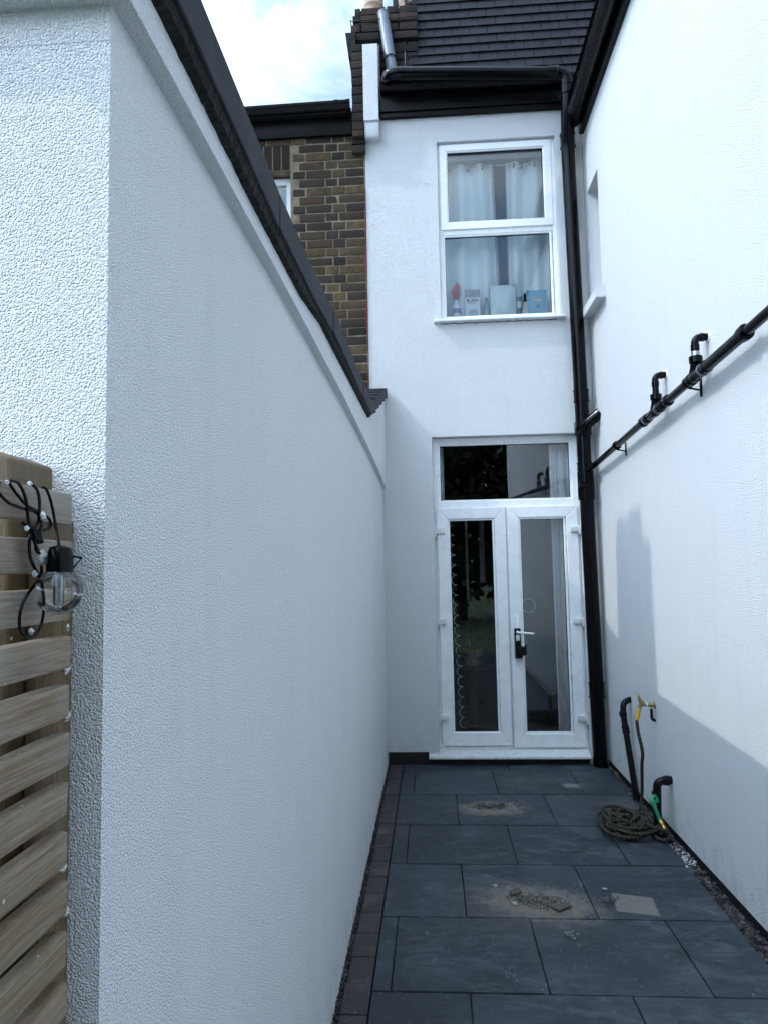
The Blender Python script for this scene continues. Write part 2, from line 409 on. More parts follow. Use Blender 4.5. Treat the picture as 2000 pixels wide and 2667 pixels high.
M_VOILE = m_cloth('white_voile', (.92, .94, .96), .12)
M_ROOM = plain('interior_plaster', (.30, .32, .36), .9, .1, 3)
M_ROOMB = plain('deep_blue_interior_wall', (.012, .12, .32), .9, .1, 3)
M_ROOMD = plain('dark_interior_wall', (.05, .05, .055), .9, .2, 3)
M_FLOORI = plain('interior_wood_floor', (.09, .055, .035), .5, .3, 6)
M_LEAF = Mat('leaves'); M_LEAF = M_LEAF.fin(M_LEAF.mix(M_LEAF.mr(M_LEAF.noise(2.5, 5), .35, .65), (.010, .020, .008), (.035, .06, .02)), .7)
M_BARK = plain('bark', (.06, .045, .03), .9, .4, 8, .01, 20)

# ================================================================== GROUND
XL, XR, YH = -.382, 1.345, 5.80             # left wall face, right wall face, house face
mb = MB(); mb.quad((-60, -60, G-.05), (60, -60, G-.05), (60, 60, G-.05), (-60, 60, G-.05)); struct('ground', mb, M_SOIL)
mb = MB(); mb.quad((-.42, -1.6, G-.034), (1.40, -1.6, G-.034), (1.40, 5.82, G-.034), (-.42, 5.82, G-.034)); struct('patio_bedding', mb, M_BED)
def slab_patio():
    mb = MB(); g = .0025
    rows = [5.607, 5.034, 4.452, 3.883, 3.313, 2.750, 2.18, 1.61, 1.04, .47, -.10, -.67, -1.24]
    left = -.256
    js = [[-.159, .422, 1.004], [.132, .720], [-.170, .414, .992], [.118, .700], [-.186, .396, .981], [.105, .687]]
    def slab(x0, x1, y0, y1):
        # right edge of the paving runs slightly out of parallel with the wall
        t = random.uniform(.68, 1.3); c = (t*random.uniform(.96, 1.04), t, t*random.uniform(.97, 1.05))
        dz = random.uniform(-.0015, .0015)
        bm = bmesh.new(); bmesh.ops.create_cube(bm, size=1)
        def redge(y): return 1.262+(.046*(y-2.9)/2.8)
        for v in bm.verts:
            y = y0+g if v.co.y < 0 else y1-g
            x = x0+g if v.co.x < 0 else (redge(y) if x1 > 1.2 else x1-g)
            v.co = Vector((x+random.uniform(-.0012, .0012), y+random.uniform(-.0012, .0012), G-.03 if v.co.z < 0 else G+dz))
        bmesh.ops.bevel(bm, geom=[e for e in bm.edges], offset=.0022, segments=2, affect='EDGES')
        mb.addbm(bm, None, c)
    slab(left, .56, rows[0], 5.795); slab(.56, 1.3, rows[0], 5.795)
    for i in range(len(rows)-1):
        xs = [left]+js[i % 6]+[1.3]
        for a, b in zip(xs, xs[1:]): slab(a, b, rows[i+1], rows[i])
    struct('patio', mb, M_SLAB)
slab_patio()
def edging():
    mb = MB(); y = 5.79
    while y > -1.2:
        w = .187; t = random.uniform(.8, 1.2); dz = random.uniform(-.002, .001)
        mb.box(-.3575+random.uniform(-.002, .002), -.262, y-w+.0025, y-.0025, G-.03, G-.001+dz, .003, (t, t*.96, t), .001)
        y -= w
    struct('brick_edging', mb, M_BLOCK)
edging()
def stones(name, fn, n, smin, smax, pal, label, cat, seedv=1):
    random.seed(seedv); mb = MB()
    for _ in range(n):
        x, y, z, k = fn(); s = random.uniform(smin, smax)*k
        bm = bmesh.new(); bmesh.ops.create_cube(bm, size=1)
        M = Matrix.Translation((x, y, z)) @ Matrix.Rotation(random.uniform(0, 6.3), 4, 'Z') @ Matrix.Rotation(random.uniform(-.6, .6), 4, 'X') @ Matrix.Rotation(random.uniform(-.6, .6), 4, 'Y')
        sx, sy, sz = s*random.uniform(.6, 1.5), s*random.uniform(.6, 1.1), s*random.uniform(.25, .6)
        for v in bm.verts: v.co = Vector((v.co.x*sx*random.uniform(.5, 1.1), v.co.y*sy*random.uniform(.5, 1.1), v.co.z*sz*random.uniform(.6, 1.1)))
        mb.addbm(bm, M, random.choice(pal))
    o = obj(name, mb, M_STONE, smooth=False); tag(o, label, cat, kind='stuff'); return o
PALG = [(.02, .02, .023), (.03, .028, .03), (.045, .04, .04), (.012, .012, .014), (.06, .055, .055), (.025, .023, .02), (.10, .097, .10)]
stones('slate_gravel', lambda: (random.uniform(-.405, -.362), 1.2+4.6*random.random(), G-random.uniform(.008, .03), 1), 2600, .010, .024, PALG,
       'strip of dark slate chippings between the left wall and the brick edging', 'gravel', 3)
def gr():
    y = 2.3+3.5*random.random(); e = 1.266+(.046*(y-2.9)/2.8)
    return (random.uniform(e, 1.342), y, G-random.uniform(.006, .028), 1)
stones('slate_gravel', gr, 2300, .012, .028, PALG+[(.07, .055, .05), (.12, .095, .09)], 'strip of brownish slate chippings along the foot of the right wall', 'gravel', 4)
def spl():
    q = random.choice([(1.30, 3.94, .02, .05), (1.29, 4.12, .025, .06), (1.31, 3.96, .02, .03)])
    return (min(1.34, random.gauss(q[0], q[2])), random.gauss(q[1], q[3]), G-.004, 1)
stones('mortar_crumbs', spl, 120, .004, .014, [(.55, .56, .58), (.4, .4, .42), (.65, .66, .68)], 'white crumbs of render and mortar dropped on the gravel by the right wall', 'debris', 5)
def pile(cx, cy, rx, ry, rot=0):
    def f():
        while 1:
            a, b = random.gauss(0, .42), random.gauss(0, .42)
            if abs(a) < 1.4 and abs(b) < 1.4: break
        x = a*rx; y = b*ry; c, s = math.cos(rot), math.sin(rot)
        return (cx+x*c-y*s, cy+x*s+y*c, G+.001+.004*max(0, 1-a*a-b*b), 1 if random.random() < .9 else 2.1)
    return f
PALS = [(.12, .105, .085), (.09, .08, .068), (.14, .128, .11), (.05, .047, .042), (.24, .23, .21)]
stones('mortar_rubble', pile(.46, 3.47, .20, .10, -.35), 1500, .002, .006, PALS, 'crumbly mortar rubble heaped on the nearer dusty slab', 'rubble', 6)
stones('mortar_rubble', pile(.34, 4.77, .15, .07, 0), 900, .002, .006, PALS, 'crumbly mortar rubble on the dusty patch near the door', 'rubble', 8)
stones('mortar_rubble', pile(.785, 3.50, .05, .04, .8), 160, .003, .007, [(.10, .105, .11), (.17, .18, .19), (.05, .05, .055)], 'grey grit beside the bare square patch on the slab', 'rubble', 9)
stones('mortar_rubble', pile(.55, 3.17, .04, .035, 0), 110, .002, .006, [(.05, .055, .06), (.16, .17, .18), (.3, .31, .32)], 'small crust of grey grit on the slab in front of the rubble', 'rubble', 10)
random.seed(21)
def shard(cx, cy, w, l, rot, h, label):
    mb = MB(); P = [(-w/2, -l/2), (w*.45, -l*.55), (w*.55, l*.4), (0, l*.55), (-w*.5, l*.45)]
    c, s = math.cos(rot), math.sin(rot)
    pts = [(cx+x*c-y*s+random.uniform(-.004, .004), cy+x*s+y*c+random.uniform(-.004, .004), G+.0015+h*(.5+.5*x/w)) for x, y in P]
    mb.prism(pts, (0, 0, .006), (.085, .080, .074))
    tag(obj('stone_shard', mb, M_STONE, smooth=False), label, 'stone shard')
shard(.555, 3.41, .055, .085, -.9, .010, 'flat grey shard at the right end of the nearer rubble')
shard(.36, 3.545, .05, .04, .5, .018, 'upright grey lump at the far left of the nearer rubble')
shard(.29, 4.80, .05, .055, .3, .012, 'dark flat shard at the left of the rubble near the door')
shard(.345, 4.77, .045, .05, .9, .016, 'raised dark shard in the middle of the rubble near the door')
shard(.415, 4.81, .03, .05, -.5, .014, 'slim grey shard at the right of the rubble near the door')
for x, y, s, lb in [(.275, 3.62, .016, 'pale loose chip left of the nearer rubble'), (.345, 3.44, .017, 'pale chip at the near left of the rubble'), (.79, 3.60, .013, 'round pale pebble beyond the bare square patch')]:
    mb = MB(); bm = bmesh.new(); bmesh.ops.create_icosphere(bm, subdivisions=1, radius=s)
    for v in bm.verts: v.co *= random.uniform(.7, 1.1); v.co.z *= .5
    mb.addbm(bm, Matrix.Translation((x, y, G+s*.42)), (.36, .37, .37)); tag(obj('loose_chip', mb, M_STONE, smooth=False), lb, 'stone chip')

# ================================================================== WALL HELPERS
def wallY(mb, Y, x0, x1, z0, z1, holes, depth):
    """front face in the plane Y with rectangular openings, reveals running back by depth"""
    xs = sorted({x0, x1, *[h[0] for h in holes], *[h[1] for h in holes]}); zs = sorted({z0, z1, *[h[2] for h in holes], *[h[3] for h in holes]})
    for a, b in zip(xs, xs[1:]):
        for c, d in zip(zs, zs[1:]):
            if any(h[0] <= a and b <= h[1] and h[2] <= c and d <= h[3] for h in holes): continue
            mb.quad((a, Y, c), (b, Y, c), (b, Y, d), (a, Y, d)); mb.quad((a, Y+depth, c), (a, Y+depth, d), (b, Y+depth, d), (b, Y+depth, c))
    for h in holes:
        a, b, c, d = h
        mb.quad((a, Y, c), (a, Y+depth, c), (a, Y+depth, d), (a, Y, d)); mb.quad((b, Y, c), (b, Y, d), (b, Y+depth, d), (b, Y+depth, c))
        mb.quad((a, Y, d), (a, Y+depth, d), (b, Y+depth, d), (b, Y, d)); mb.quad((a, Y, c), (b, Y, c), (b, Y+depth, c), (a, Y+depth, c))
    a, b, c, d = x0, x1, z0, z1
    mb.quad((a, Y, c), (a, Y, d), (a, Y+depth, d), (a, Y+depth, c)); mb.quad((b, Y, c), (b, Y+depth, c), (b, Y+depth, d), (b, Y, d))
    mb.quad((a, Y, d), (b, Y, d), (b, Y+depth, d), (a, Y+depth, d)); mb.quad((a, Y, c), (a, Y+depth, c), (b, Y+depth, c), (b, Y, c))

# ================================================================== THE RENDERED HOUSE
HOUSE = thing('rendered_house', 'white rendered house with french doors, filling the back and right of the yard', 'house', (.5, 5.8, G))
WIN = (.130, 1.118, 2.045, 3.605); DOOR = (.030, 1.214, -1.495, 1.068)
mb = MB(); wallY(mb, YH, -.478, 1.343, G-.04, 3.86, [WIN, DOOR], .16); obj('rear_wall', mb, M_REND, HOUSE, smooth=False)
# plinth under the rear wall
mb = MB(); mb.box(-.375, -.055, 5.786, 5.80-.001, G-.03, -1.467, .003); mb.box(-.055, 1.20, 5.79, 5.80-.001, G-.03, -1.512, .003)
obj('plinth', mb, M_BITUMEN, HOUSE)
# side wall (right): plane X = XR with a narrow window recess near the corner
def side_wall():
    mb = MB(); y0, y1, z0, z1 = -.45, 5.80, G+.035, 3.60; h = (5.345, 5.702, 2.09, 3.035); dp = .20
    ys = [y0, h[0], h[1], y1]; zs = [z0, h[2], h[3], z1]
    for a, b in zip(ys, ys[1:]):
        for c, d in zip(zs, zs[1:]):
            if (a, c) == (h[0], h[2]): continue
            mb.quad((XR, a, c), (XR, a, d), (XR, b, d), (XR, b, c))
    a, b, c, d = h
    mb.quad((XR, a, c), (XR, a, d), (XR+dp, a, d), (XR+dp, a, c)); mb.quad((XR, b, c), (XR+dp, b, c), (XR+dp, b, d), (XR, b, d))
    mb.quad((XR, a, d), (XR, b, d), (XR+dp, b, d), (XR+dp, a, d)); mb.quad((XR, a, c), (XR+dp, a, c), (XR+dp, b, c), (XR, b, c))
    # near end, far side and top make it a solid wing
    mb.quad((XR, y0, z0), (4.2, y0, z0), (4.2, y0, z1), (XR, y0, z1)); mb.quad((4.2, y0, z0), (4.2, y1, z0), (4.2, y1, z1), (4.2, y0, z1))
    mb.quad((XR, y0, z1), (4.2, y0, z1), (4.2, y1, z1), (XR, y1, z1)); mb.quad((XR, y1, z0), (XR, y1, z1), (4.2, y1, z1), (4.2, y1, z0))
    return obj('side_wall', mb, M_REND, HOUSE, smooth=False)
side_wall()
mb = MB(); mb.box(XR+.012, XR+.04, -.45, 5.76, G-.045, G+.037, 0); obj('plinth', mb, M_BITUMEN, HOUSE, smooth=False)
# narrow side window: frame and pane deep in the recess, stone-like sill
w = thing('x', '', ''); bpy.data.objects.remove(w)
mb = MB()
for a in ((5.345, 5.395), (5.652, 5.702)): mb.box(XR+.13, XR+.195, a[0], a[1], 2.09, 3.035, .004)
mb.box(XR+.13, XR+.195, 5.395, 5.652, 2.985, 3.035, .004); mb.box(XR+.13, XR+.195, 5.395, 5.652, 2.09, 2.15, .004)
sw = obj('side_window', mb, M_UPVC, HOUSE)
mb = MB(); mb.box(XR+.155, XR+.165, 5.39, 5.657, 2.145, 2.99); obj('pane', mb, M_GLASS, sw, smooth=False)
mb = MB(); s0 = 5.245
mb.prism([(XR-.075, s0, 1.985), (XR-.075, s0, 2.055), (XR+.09, s0, 2.10), (XR+.09, s0, 1.985)], (0, .50, 0)); obj('sill', mb, M_REND, sw, smooth=False)

# ---- upper window
UW = None
def frame_rect(mb, x0, x1, z0, z1, w, y0, y1, b=.004, wb=None, wt=None):
    wb = wb or w; wt = wt or w
    # mitred members
    def memb(P): mb.prism([(x, y0, z) for x, z in P], (0, y1-y0, 0))
    memb([(x0, z0), (x0+w, z0+wb), (x0+w, z1-wt), (x0, z1)]); memb([(x1, z0), (x1, z1), (x1-w, z1-wt), (x1-w, z0+wb)])
    memb([(x0, z1), (x0+w, z1-wt), (x1-w, z1-wt), (x1, z1)]); memb([(x0, z0), (x1, z0), (x1-w, z0+wb), (x0+w, z0+wb)])
def bevobj(name, mb, mat, parent, b=.003, label=None):
    o = obj(name, mb, mat, parent, smooth=True, label=label)
    md = o.modifiers.new('bevel', 'BEVEL'); md.width = b; md.segments = 2; md.limit_method = 'ANGLE'; md.angle_limit = R(40); md.harden_normals = False
    return o
mb = MB()
frame_rect(mb, .131, 1.117, 2.046, 3.604, .036, 5.842, 5.91)
mb.box(.167, 1.081, 5.845, 5.91, 2.800, 2.852)                          # transom bar
UW = bevobj('upper_window', mb, M_UPVC, HOUSE)
mb = MB(); frame_rect(mb, .150, 1.086, 2.842, 3.592, .058, 5.826, 5.888); frame_rect(mb, .204, 1.032, 2.896, 3.538, .014, 5.834, 5.86)
bevobj('sash', mb, M_UPVC, UW)
mb = MB(); frame_rect(mb, .160, 1.074, 2.076, 2.806, .020, 5.852, 5.88); bevobj('glazing_bead', mb, M_UPVC, UW)
mb = MB(); frame_rect(mb, .216, 1.020, 2.908, 3.526, .005, 5.846, 5.87); frame_rect(mb, .178, 1.056, 2.094, 2.788, .005, 5.864, 5.88); obj('gasket', mb, M_GASK, UW, smooth=False)
mb = MB(); mb.box(.219, 1.017, 5.862, 5.868, 2.911, 3.523); obj('pane', mb, M_GLASS, UW, smooth=False)
mb = MB(); mb.box(.181, 1.053, 5.874, 5.879, 2.097, 2.785); obj('pane', mb, M_GLASS, UW, smooth=False)
mb = MB(); mb.prism([(.068, 5.745, 2.024), (.068, 5.745, 2.042), (.068, 5.842, 2.062), (.068, 5.842, 2.024)], (1.072, 0, 0)); bevobj('sill', mb, M_UPVC, UW, .003)
mb = MB()
mb.tube([(.12+.03*i, 5.800, 2.020-.004*abs(math.sin(i*2.3))-.003*(i % 5 == 0)) for i in range(33)], [.0018+.0022*abs(math.sin(i*1.1)) for i in range(33)], 6)
obj('sealant', mb, M_COPEB, UW)
# upper room (dark box) with its sill board
mb = MB(); mb.quad((-.3, 6.45, 1.6), (2.2, 6.45, 1.6), (2.2, 6.45, 4.1), (-.3, 6.45, 4.1)); mb.quad((-.3, 5.962, 1.6), (-.3, 8.2, 1.6), (-.3, 8.2, 4.1), (-.3, 5.962, 4.1))
mb.quad((2.2, 5.962, 1.6), (2.2, 5.962, 4.1), (2.2, 8.2, 4.1), (2.2, 8.2, 1.6)); mb.quad((-.3, 5.962, 4.1), (2.2, 5.962, 4.1), (2.2, 8.2, 4.1), (-.3, 8.2, 4.1)); mb.quad((-.3, 5.962, 1.6), (2.2, 5.962, 1.6), (2.2, 8.2, 1.6), (-.3, 8.2, 1.6))
obj('upper_room', mb, M_ROOMB, HOUSE, smooth=False)
mb = MB(); mb.box(.131, 1.117, 5.905, 6.06, 2.04, 2.085, .003); obj('inner_sill', mb, M_UPVC, HOUSE)

# ---- french doors
def doors():
    mb = MB(); frame_rect(mb, .031, 1.213, -1.494, 1.066, .048, 5.885, 5.96); mb.box(.079, 1.165, 5.889, 5.96, .478, .540)
    D = bevobj('french_doors', mb, M_UPVC, HOUSE, .004)
    mb = MB(); frame_rect(mb, .072, 1.172, .530, 1.025, .020, 5.895, 5.93); bevobj('glazing_bead', mb, M_UPVC, D)
    mb = MB(); frame_rect(mb, .090, 1.156, .548, 1.008, .005, 5.905, 5.93); obj('gasket', mb, M_GASK, D, smooth=False)
    mb = MB(); mb.box(.094, 1.152, 5.916, 5.921, .552, 1.004); obj('transom_pane', mb, M_GLASS, D, smooth=False)
    for (x0, x1, g0, g1, zb) in ((.056, .612, .161, .503, -1.437), (.628, 1.194, .736, 1.079, -1.450)):
        mb = MB(); frame_rect(mb, x0, x1, zb, .482, g0-x0-.016, 5.862, 5.93, wb=.106, wt=.092)
        Lf = bevobj('door_leaf', mb, M_UPVC, D, .005)
        # bead, gasket, pane
        m2 = MB(); frame_rect(m2, g0-.019, g1+.019, -1.345, .393, .017, 5.874, 5.90); bevobj('glazing_bead', m2, M_UPVC, D)
        m2 = MB(); frame_rect(m2, g0-.003, g1+.003, -1.330, .378, .005, 5.886, 5.90); obj('gasket', m2, M_GASK, D, smooth=False)
        m2 = MB(); m2.box(g0, g1, 5.892, 5.897, -1.327, .375); obj('pane', m2, M_GLASS, D, smooth=False)
    # meeting stile cover strip
    mb = MB(); mb.box(.611, .618, 5.872, 5.93, -1.437, .470); mb.box(.6205, .6275, 5.866, 5.93, -1.437, .478, .002); obj('meeting_strip', mb, M_UPVC_D, D)
    mb = MB(); mb.box(.604, .634, 5.932, 5.94, -1.437, .480); obj('meeting_seal', mb, M_GASK, D, smooth=False)
    for z in (.295, -.445, -1.212):
        for sx in (0, 1):
            mb = MB()
            if sx == 0: mb.box(.047, .113, 5.838, 5.864, z-.022, z+.022, .004); mb.box(.028, .048, 5.836, 5.884, z-.046, z+.028, .004)
            else: z2 = z-.008; mb.box(1.130, 1.196, 5.838, 5.864, z2-.022, z2+.022, .004); mb.box(1.195, 1.213, 5.836, 5.884, z2-.046, z2+.028, .004)
            obj('hinge', mb, M_UPVC_D, D)
    mb = MB(); mb.box(.666, .698, 5.850, 5.866, -.66, -.407, .007); obj('handle_plate', mb, M_UPVC, D)
    mb = MB(); mb.box(.652, .704, 5.842, 5.852, -.74, -.505, .004); mb.prism([(.652, 5.842, -.74), (.652, 5.80, -.728), (.652, 5.80, -.640), (.652, 5.815, -.60), (.652, 5.842, -.60)], (.006, 0, 0))
    mb.prism([(.704, 5.842, -.74), (.704, 5.80, -.728), (.704, 5.80, -.640), (.704, 5.842, -.66)], (.006, 0, 0)); mb.box(.656, .706, 5.798, 5.806, -.732, -.640, .003); mb.box(.656, .706, 5.80, 5.846, -.742, -.732, .003)
    mb.prism([(.706, 5.80, -.72), (.740, 5.80, -.715), (.742, 5.80, -.626), (.728, 5.80, -.640), (.706, 5.80, -.655)], (0, .006, 0))
    for x in (.660, .696):
        mb.box(x-.002, x+.002, 5.839, 5.842, -.514, -.510)
    obj('lock_guard', mb, M_BLKOLD, D)
    mb = MB(); mb.lathe([(.017, 0), (.017, .006)], (.679, 5.842, -.572), (0, -1, 0)); mb.box(.665, .693, 5.836, 5.842, -.605, -.572, .004); mb.lathe([(.009, 0), (.009, .008)], (.679, 5.838, -.585), (0, -1, 0)); obj('escutcheon', mb, M_UPVC, D)
    mb = MB(); mb.lathe([(.0045, 0), (.0045, .004)], (.679, 5.833, -.600), (0, -1, 0)); mb.box(.6775, .6805, 5.828, 5.834, -.616, -.600); obj('keyhole', mb, M_GASK, D)
    mb = MB(); mb.tube(bend([(.679, 5.85, -.535), (.679, 5.800, -.535), (.803, 5.800, -.546)], .016), [.010]*8+[.0075]*1, 12); mb.lathe([(.013, 0), (.012, .014)], (.679, 5.85, -.535), (0, -1, 0)); obj('lever_handle', mb, M_UPVC, D)
    mb = MB(); mb.prism([(-.055, 5.742, -1.512), (-.055, 5.742, -1.492), (-.055, 5.885, -1.466), (-.055, 5.885, -1.512)], (1.262, 0, 0)); bevobj('threshold_sill', mb, M_UPVC_D, D, .004)
    return D
doors()
# lower room
mb = MB(); X0, X1, Y0, Y1, Z0, Z1 = -.35, 2.3, 5.962, 10.5, -1.50, 1.35
mb.quad((X0, Y1, Z0), (X1, Y1, Z0), (X1, Y1, Z1), (X0, Y1, Z1)); mb.quad((X0, Y0, Z0), (X0, Y1, Z0), (X0, Y1, Z1), (X0, Y0, Z1)); mb.quad((X1, Y0, Z0), (X1, Y0, Z1), (X1, Y1, Z1), (X1, Y1, Z0)); mb.quad((X0, Y0, Z1), (X1, Y0, Z1), (X1, Y1, Z1), (X0, Y1, Z1))
obj('ground_floor_room', mb, M_ROOMD, HOUSE, smooth=False)
mb = MB(); mb.quad((X0, Y0, Z0), (X1, Y0, Z0), (X1, Y1, Z0), (X0, Y1, Z0)); obj('interior_floor', mb, M_FLOORI, HOUSE, smooth=False)
mb = MB(); mb.box(.86, 2.28, 7.6, 7.7, -1.495, 1.34); obj('partition_wall', mb, M_ROOM, HOUSE, smooth=False)

# ---- fascia and gutter over the rear wall
mb = MB(); mb.box(-.340, 1.30, 5.755, 5.80-.001, 3.822, 4.06, .003); mb.box(-.34, 1.30, 5.735, 5.756, 3.86, 4.075, .003); obj('fascia_board', mb, M_LEAD, HOUSE)
def half_gutter(mb, a, b, r, seg=14, up=(0, 0, 1)):
    a, b = Vector(a), Vector(b); ax = (b-a).normalized(); up = Vector(up); sd = ax.cross(up).normalized(); n = len(mb.v)
    prof = [(math.cos(math.pi+math.pi*i/seg)*r, math.sin(math.pi+math.pi*i/seg)*r) for i in range(seg+1)]
    prof += [(x*.93, y*.93+.002) for x, y in reversed(prof)]
    mb.prism([a+sd*x+up*y for x, y in prof], b-a)
mb = MB(); half_gutter(mb, (-.335, 5.695, 4.065), (1.30, 5.695, 4.035), .055); 
for x in (-.2, .55, 1.02): half_gutter(mb, (x, 5.695, 4.064), (x+.05, 5.695, 4.063), .060)
obj('gutter', mb, M_BLKOLD, HOUSE)
# side eaves
mb = MB(); mb.box(1.305, XR+.004, -.50, 5.735, 3.560, 3.76, .003); obj('fascia_board', mb, M_LEAD, HOUSE)
mb = MB(); half_gutter(mb, (1.245, -.5, 3.715), (1.245, 5.45, 3.665), .062); half_gutter(mb, (1.247, 5.44, 3.665), (1.247, 5.69, 3.66), .066)
for y in (4.42, 5.14, 3.3, 2.2): half_gutter(mb, (1.245, y-.03, 3.676+.008*(5.45-y)), (1.245, y+.03, 3.676+.008*(5.45-y)), .068)
mb.prism([Vector((1.247, 5.69, 3.66))+Vector((math.cos(math.pi+math.pi*i/12)*.066, 0, math.sin(math.pi+math.pi*i/12)*.066)) for i in range(13)], (0, .004, 0))
obj('gutter', mb, M_BLKOLD, HOUSE)
mb = MB(); mb.prism([(1.20, -.5, 3.80), (2.9, -.5, 4.75), (4.5, -.5, 3.80)], (0, 6.25, 0)); obj('wing_roof', mb, M_TILE, HOUSE, smooth=False)
# party wall parapet (rendered half) and tile hung dormer
mb = MB(); mb.prism([(-.478, 5.70, 3.77), (-.478, 5.70, 4.45), (-.478, 6.3, 4.86), (-.478, 6.3, 3.77)], (.128, 0, 0)); mb.box(-.472, -.350, 5.715, 5.805, 3.632, 3.771, .004)
bevobj('parapet', mb, M_REND, HOUSE, .006)
def dormer():
    mb = MB(); sl = R(80); g = .097; tw = .158; rows = 12
    base = Vector((0, 5.985, 4.31)); up = Vector((0, math.cos(sl), math.sin(sl))); nrm = Vector((0, -math.sin(sl), math.cos(sl)))
    for r in range(rows):
        x = -.098-(tw/2 if r % 2 else 0)
        first = True
        while x < 1.60:
            x0 = max(x, -.100); x1 = x+tw-.004; x += tw
            if x1 < -.05: continue
            o = base+up*(g*(r-.6)); t = random.uniform(.8, 1.25); lift = random.uniform(0, .0025)
            lw = .006; tt = .011
            A = [Vector((x0, 0, 0))+o+nrm*(.018+lift), Vector((x1, 0, 0))+o+nrm*(.018+lift+random.uniform(-.0015, .0015)), Vector((x1, 0, 0))+o+up*(g+.03)+nrm*.001, Vector((x0, 0, 0))+o+up*(g+.03)+nrm*.001]
            if first: A[0].x += .000; A[3].x += .014; first = False
            mb.prism(A, nrm*tt, (t, t, t*1.05))
    T = obj('hung_tiles', mb, M_TILE, HOUSE, smooth=False)
    mb = MB(); top = base+up*1.6
    mb.prism([(-.16, 6.03, 3.9), (-.16, 6.03+.0, 4.25), (-.16, top.y+.04, top.z), (-.16, 7.6, top.z), (-.16, 7.6, 3.9)], (3.0, 0, 0)); obj('dormer_wall', mb, M_LEAD, HOUSE, smooth=False)
    mb = MB(); mb.prism([(-.118, 5.965, 4.12), (-.103, 5.965, 4.12), (-.103, 6.09, top.z-.4), (-.118, 6.09, top.z-.4)], (0, .05, 0)); mb.prism([(-.205, 6.005, 4.12), (-.175, 6.005, 4.12), (-.190, 6.16, top.z-.4), (-.235, 6.16, top.z-.4)], (0, .05, 0))
    bevobj('verge_board', mb, M_BLKOLD, HOUSE)
    mb = MB(); mb.prism([(-.128, 5.955, 4.12), (-.122, 5.955, 4.12), (-.124, 6.08, top.z-.4), (-.130, 6.08, top.z-.4)], (0, .01, 0)); obj('verge_trim', mb, M_GREYPIPE, HOUSE)
    mb = MB(); mb.quad((-.34, 5.80, 4.0), (1.6, 5.80, 4.0), (1.6, 6.02, 4.30), (-.34, 6.02, 4.30)); mb.quad((-.34, 5.80, 3.98), (-.34, 6.02, 4.28), (1.6, 6.02, 4.28), (1.6, 5.80, 3.98)); obj('lead_flashing', mb, M_LEAD, HOUSE, smooth=False)
dormer()

# ================================================================== LEFT: THE NEIGHBOUR'S EXTENSION WALL
EXT = thing('extension', "long white rendered side wall of the neighbour's extension, capped with dark coping", 'wall', (-.382, .82, G))
YE = .812
mb = MB(); XB = XL+.027
mb.box(-3.3, XL, YE, 5.798, G-.06, .6615); mb.prism([(-3.3, YE, .661), (-3.3, YE, .709), (-3.3, 1.9, .729), (-3.3, 3.0, .736), (-3.3, 4.3, .716), (-3.3, 5.798, .663), (-3.3, 5.798, .661)], (3.3+XL-.0, 0, 0)); 
# upper band stands proud of the wall and follows the coping: profile along Y
prof = [(YE-.027, .775), (1.4, .770), (1.95, .787), (2.3, .830), (2.9, .853), (4.16, .900), (5.798, 1.405)]
mb.prism([(-3.3, YE-.027, .708), (-3.3, YE-.027, .80)]+[(-3.3, y, z+.03) for y, z in prof[1:]]+[(-3.3, 5.798, .662), (-3.3, 4.3, .715), (-3.3, 3.0, .735), (-3.3, 1.9, .728)], (3.3+XB, 0, 0))
obj('rendered_wall', mb, M_REND_C, EXT, smooth=False)
mb = MB(); mb.box(XL-.01, XL-.002, YE+.003, 5.79, G-.075, G-.028); obj('plinth', mb, M_BITUMEN, EXT, smooth=False)
def coping():
    bl = prof; segs = [YE-.06, 1.55, 2.05, 2.45, 3.0, 3.6, 4.13]
    def zz(y):
        for (a, b), (c, d) in zip(bl, bl[1:]):
            if y <= c: return b+(d-b)*(max(y, a)-a)/(c-a)
        return bl[-1][1]
    mbt = MB(); mbb = MB(); xo = XB+.030
    pts = segs+[5.795]
    for a, b in zip(pts, pts[1:]):
        za, zb = zz(a)+.003, zz(b)+.003; j = random.uniform(-.002, .002)
        if a < 4.1:
            mbt.prism([(xo+j, a+.002, za), (xo+j, a+.002, za+.086), (xo-.27, a+.002, za+.105), (xo-.27, a+.002, za)], (0, b-a-.004, zb-za))
    # rising end: lapped slabs stepping up to the house wall
    k = 5; a0, b0 = 4.13, 5.795
    for i in range(k):
        a = a0+(b0-a0)*i/k; b = a0+(b0-a0)*(i+1)/k; za, zb = zz(a)+.003, zz(b)+.003
        mbt.prism([(xo-.004, a-.02*(i > 0), za+.006), (xo-.004, a-.02*(i > 0), za+.092), (xo-.27, a-.02*(i > 0), za+.092), (xo-.27, a-.02*(i > 0), za+.006)], (0, b-a+.01, zb-za-.012))
    T = bevobj('coping', mbt, M_COPE, EXT, .004)
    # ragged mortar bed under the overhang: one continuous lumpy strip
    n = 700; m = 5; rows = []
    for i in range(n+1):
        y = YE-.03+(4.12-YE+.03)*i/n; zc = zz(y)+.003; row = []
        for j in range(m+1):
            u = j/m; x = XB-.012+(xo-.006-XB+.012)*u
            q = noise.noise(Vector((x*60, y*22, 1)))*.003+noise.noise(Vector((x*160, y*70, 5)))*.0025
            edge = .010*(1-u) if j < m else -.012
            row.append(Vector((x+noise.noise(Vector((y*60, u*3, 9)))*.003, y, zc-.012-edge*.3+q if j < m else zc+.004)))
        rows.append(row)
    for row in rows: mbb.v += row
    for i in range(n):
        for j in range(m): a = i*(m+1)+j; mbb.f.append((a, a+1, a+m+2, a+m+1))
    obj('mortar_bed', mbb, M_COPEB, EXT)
coping()

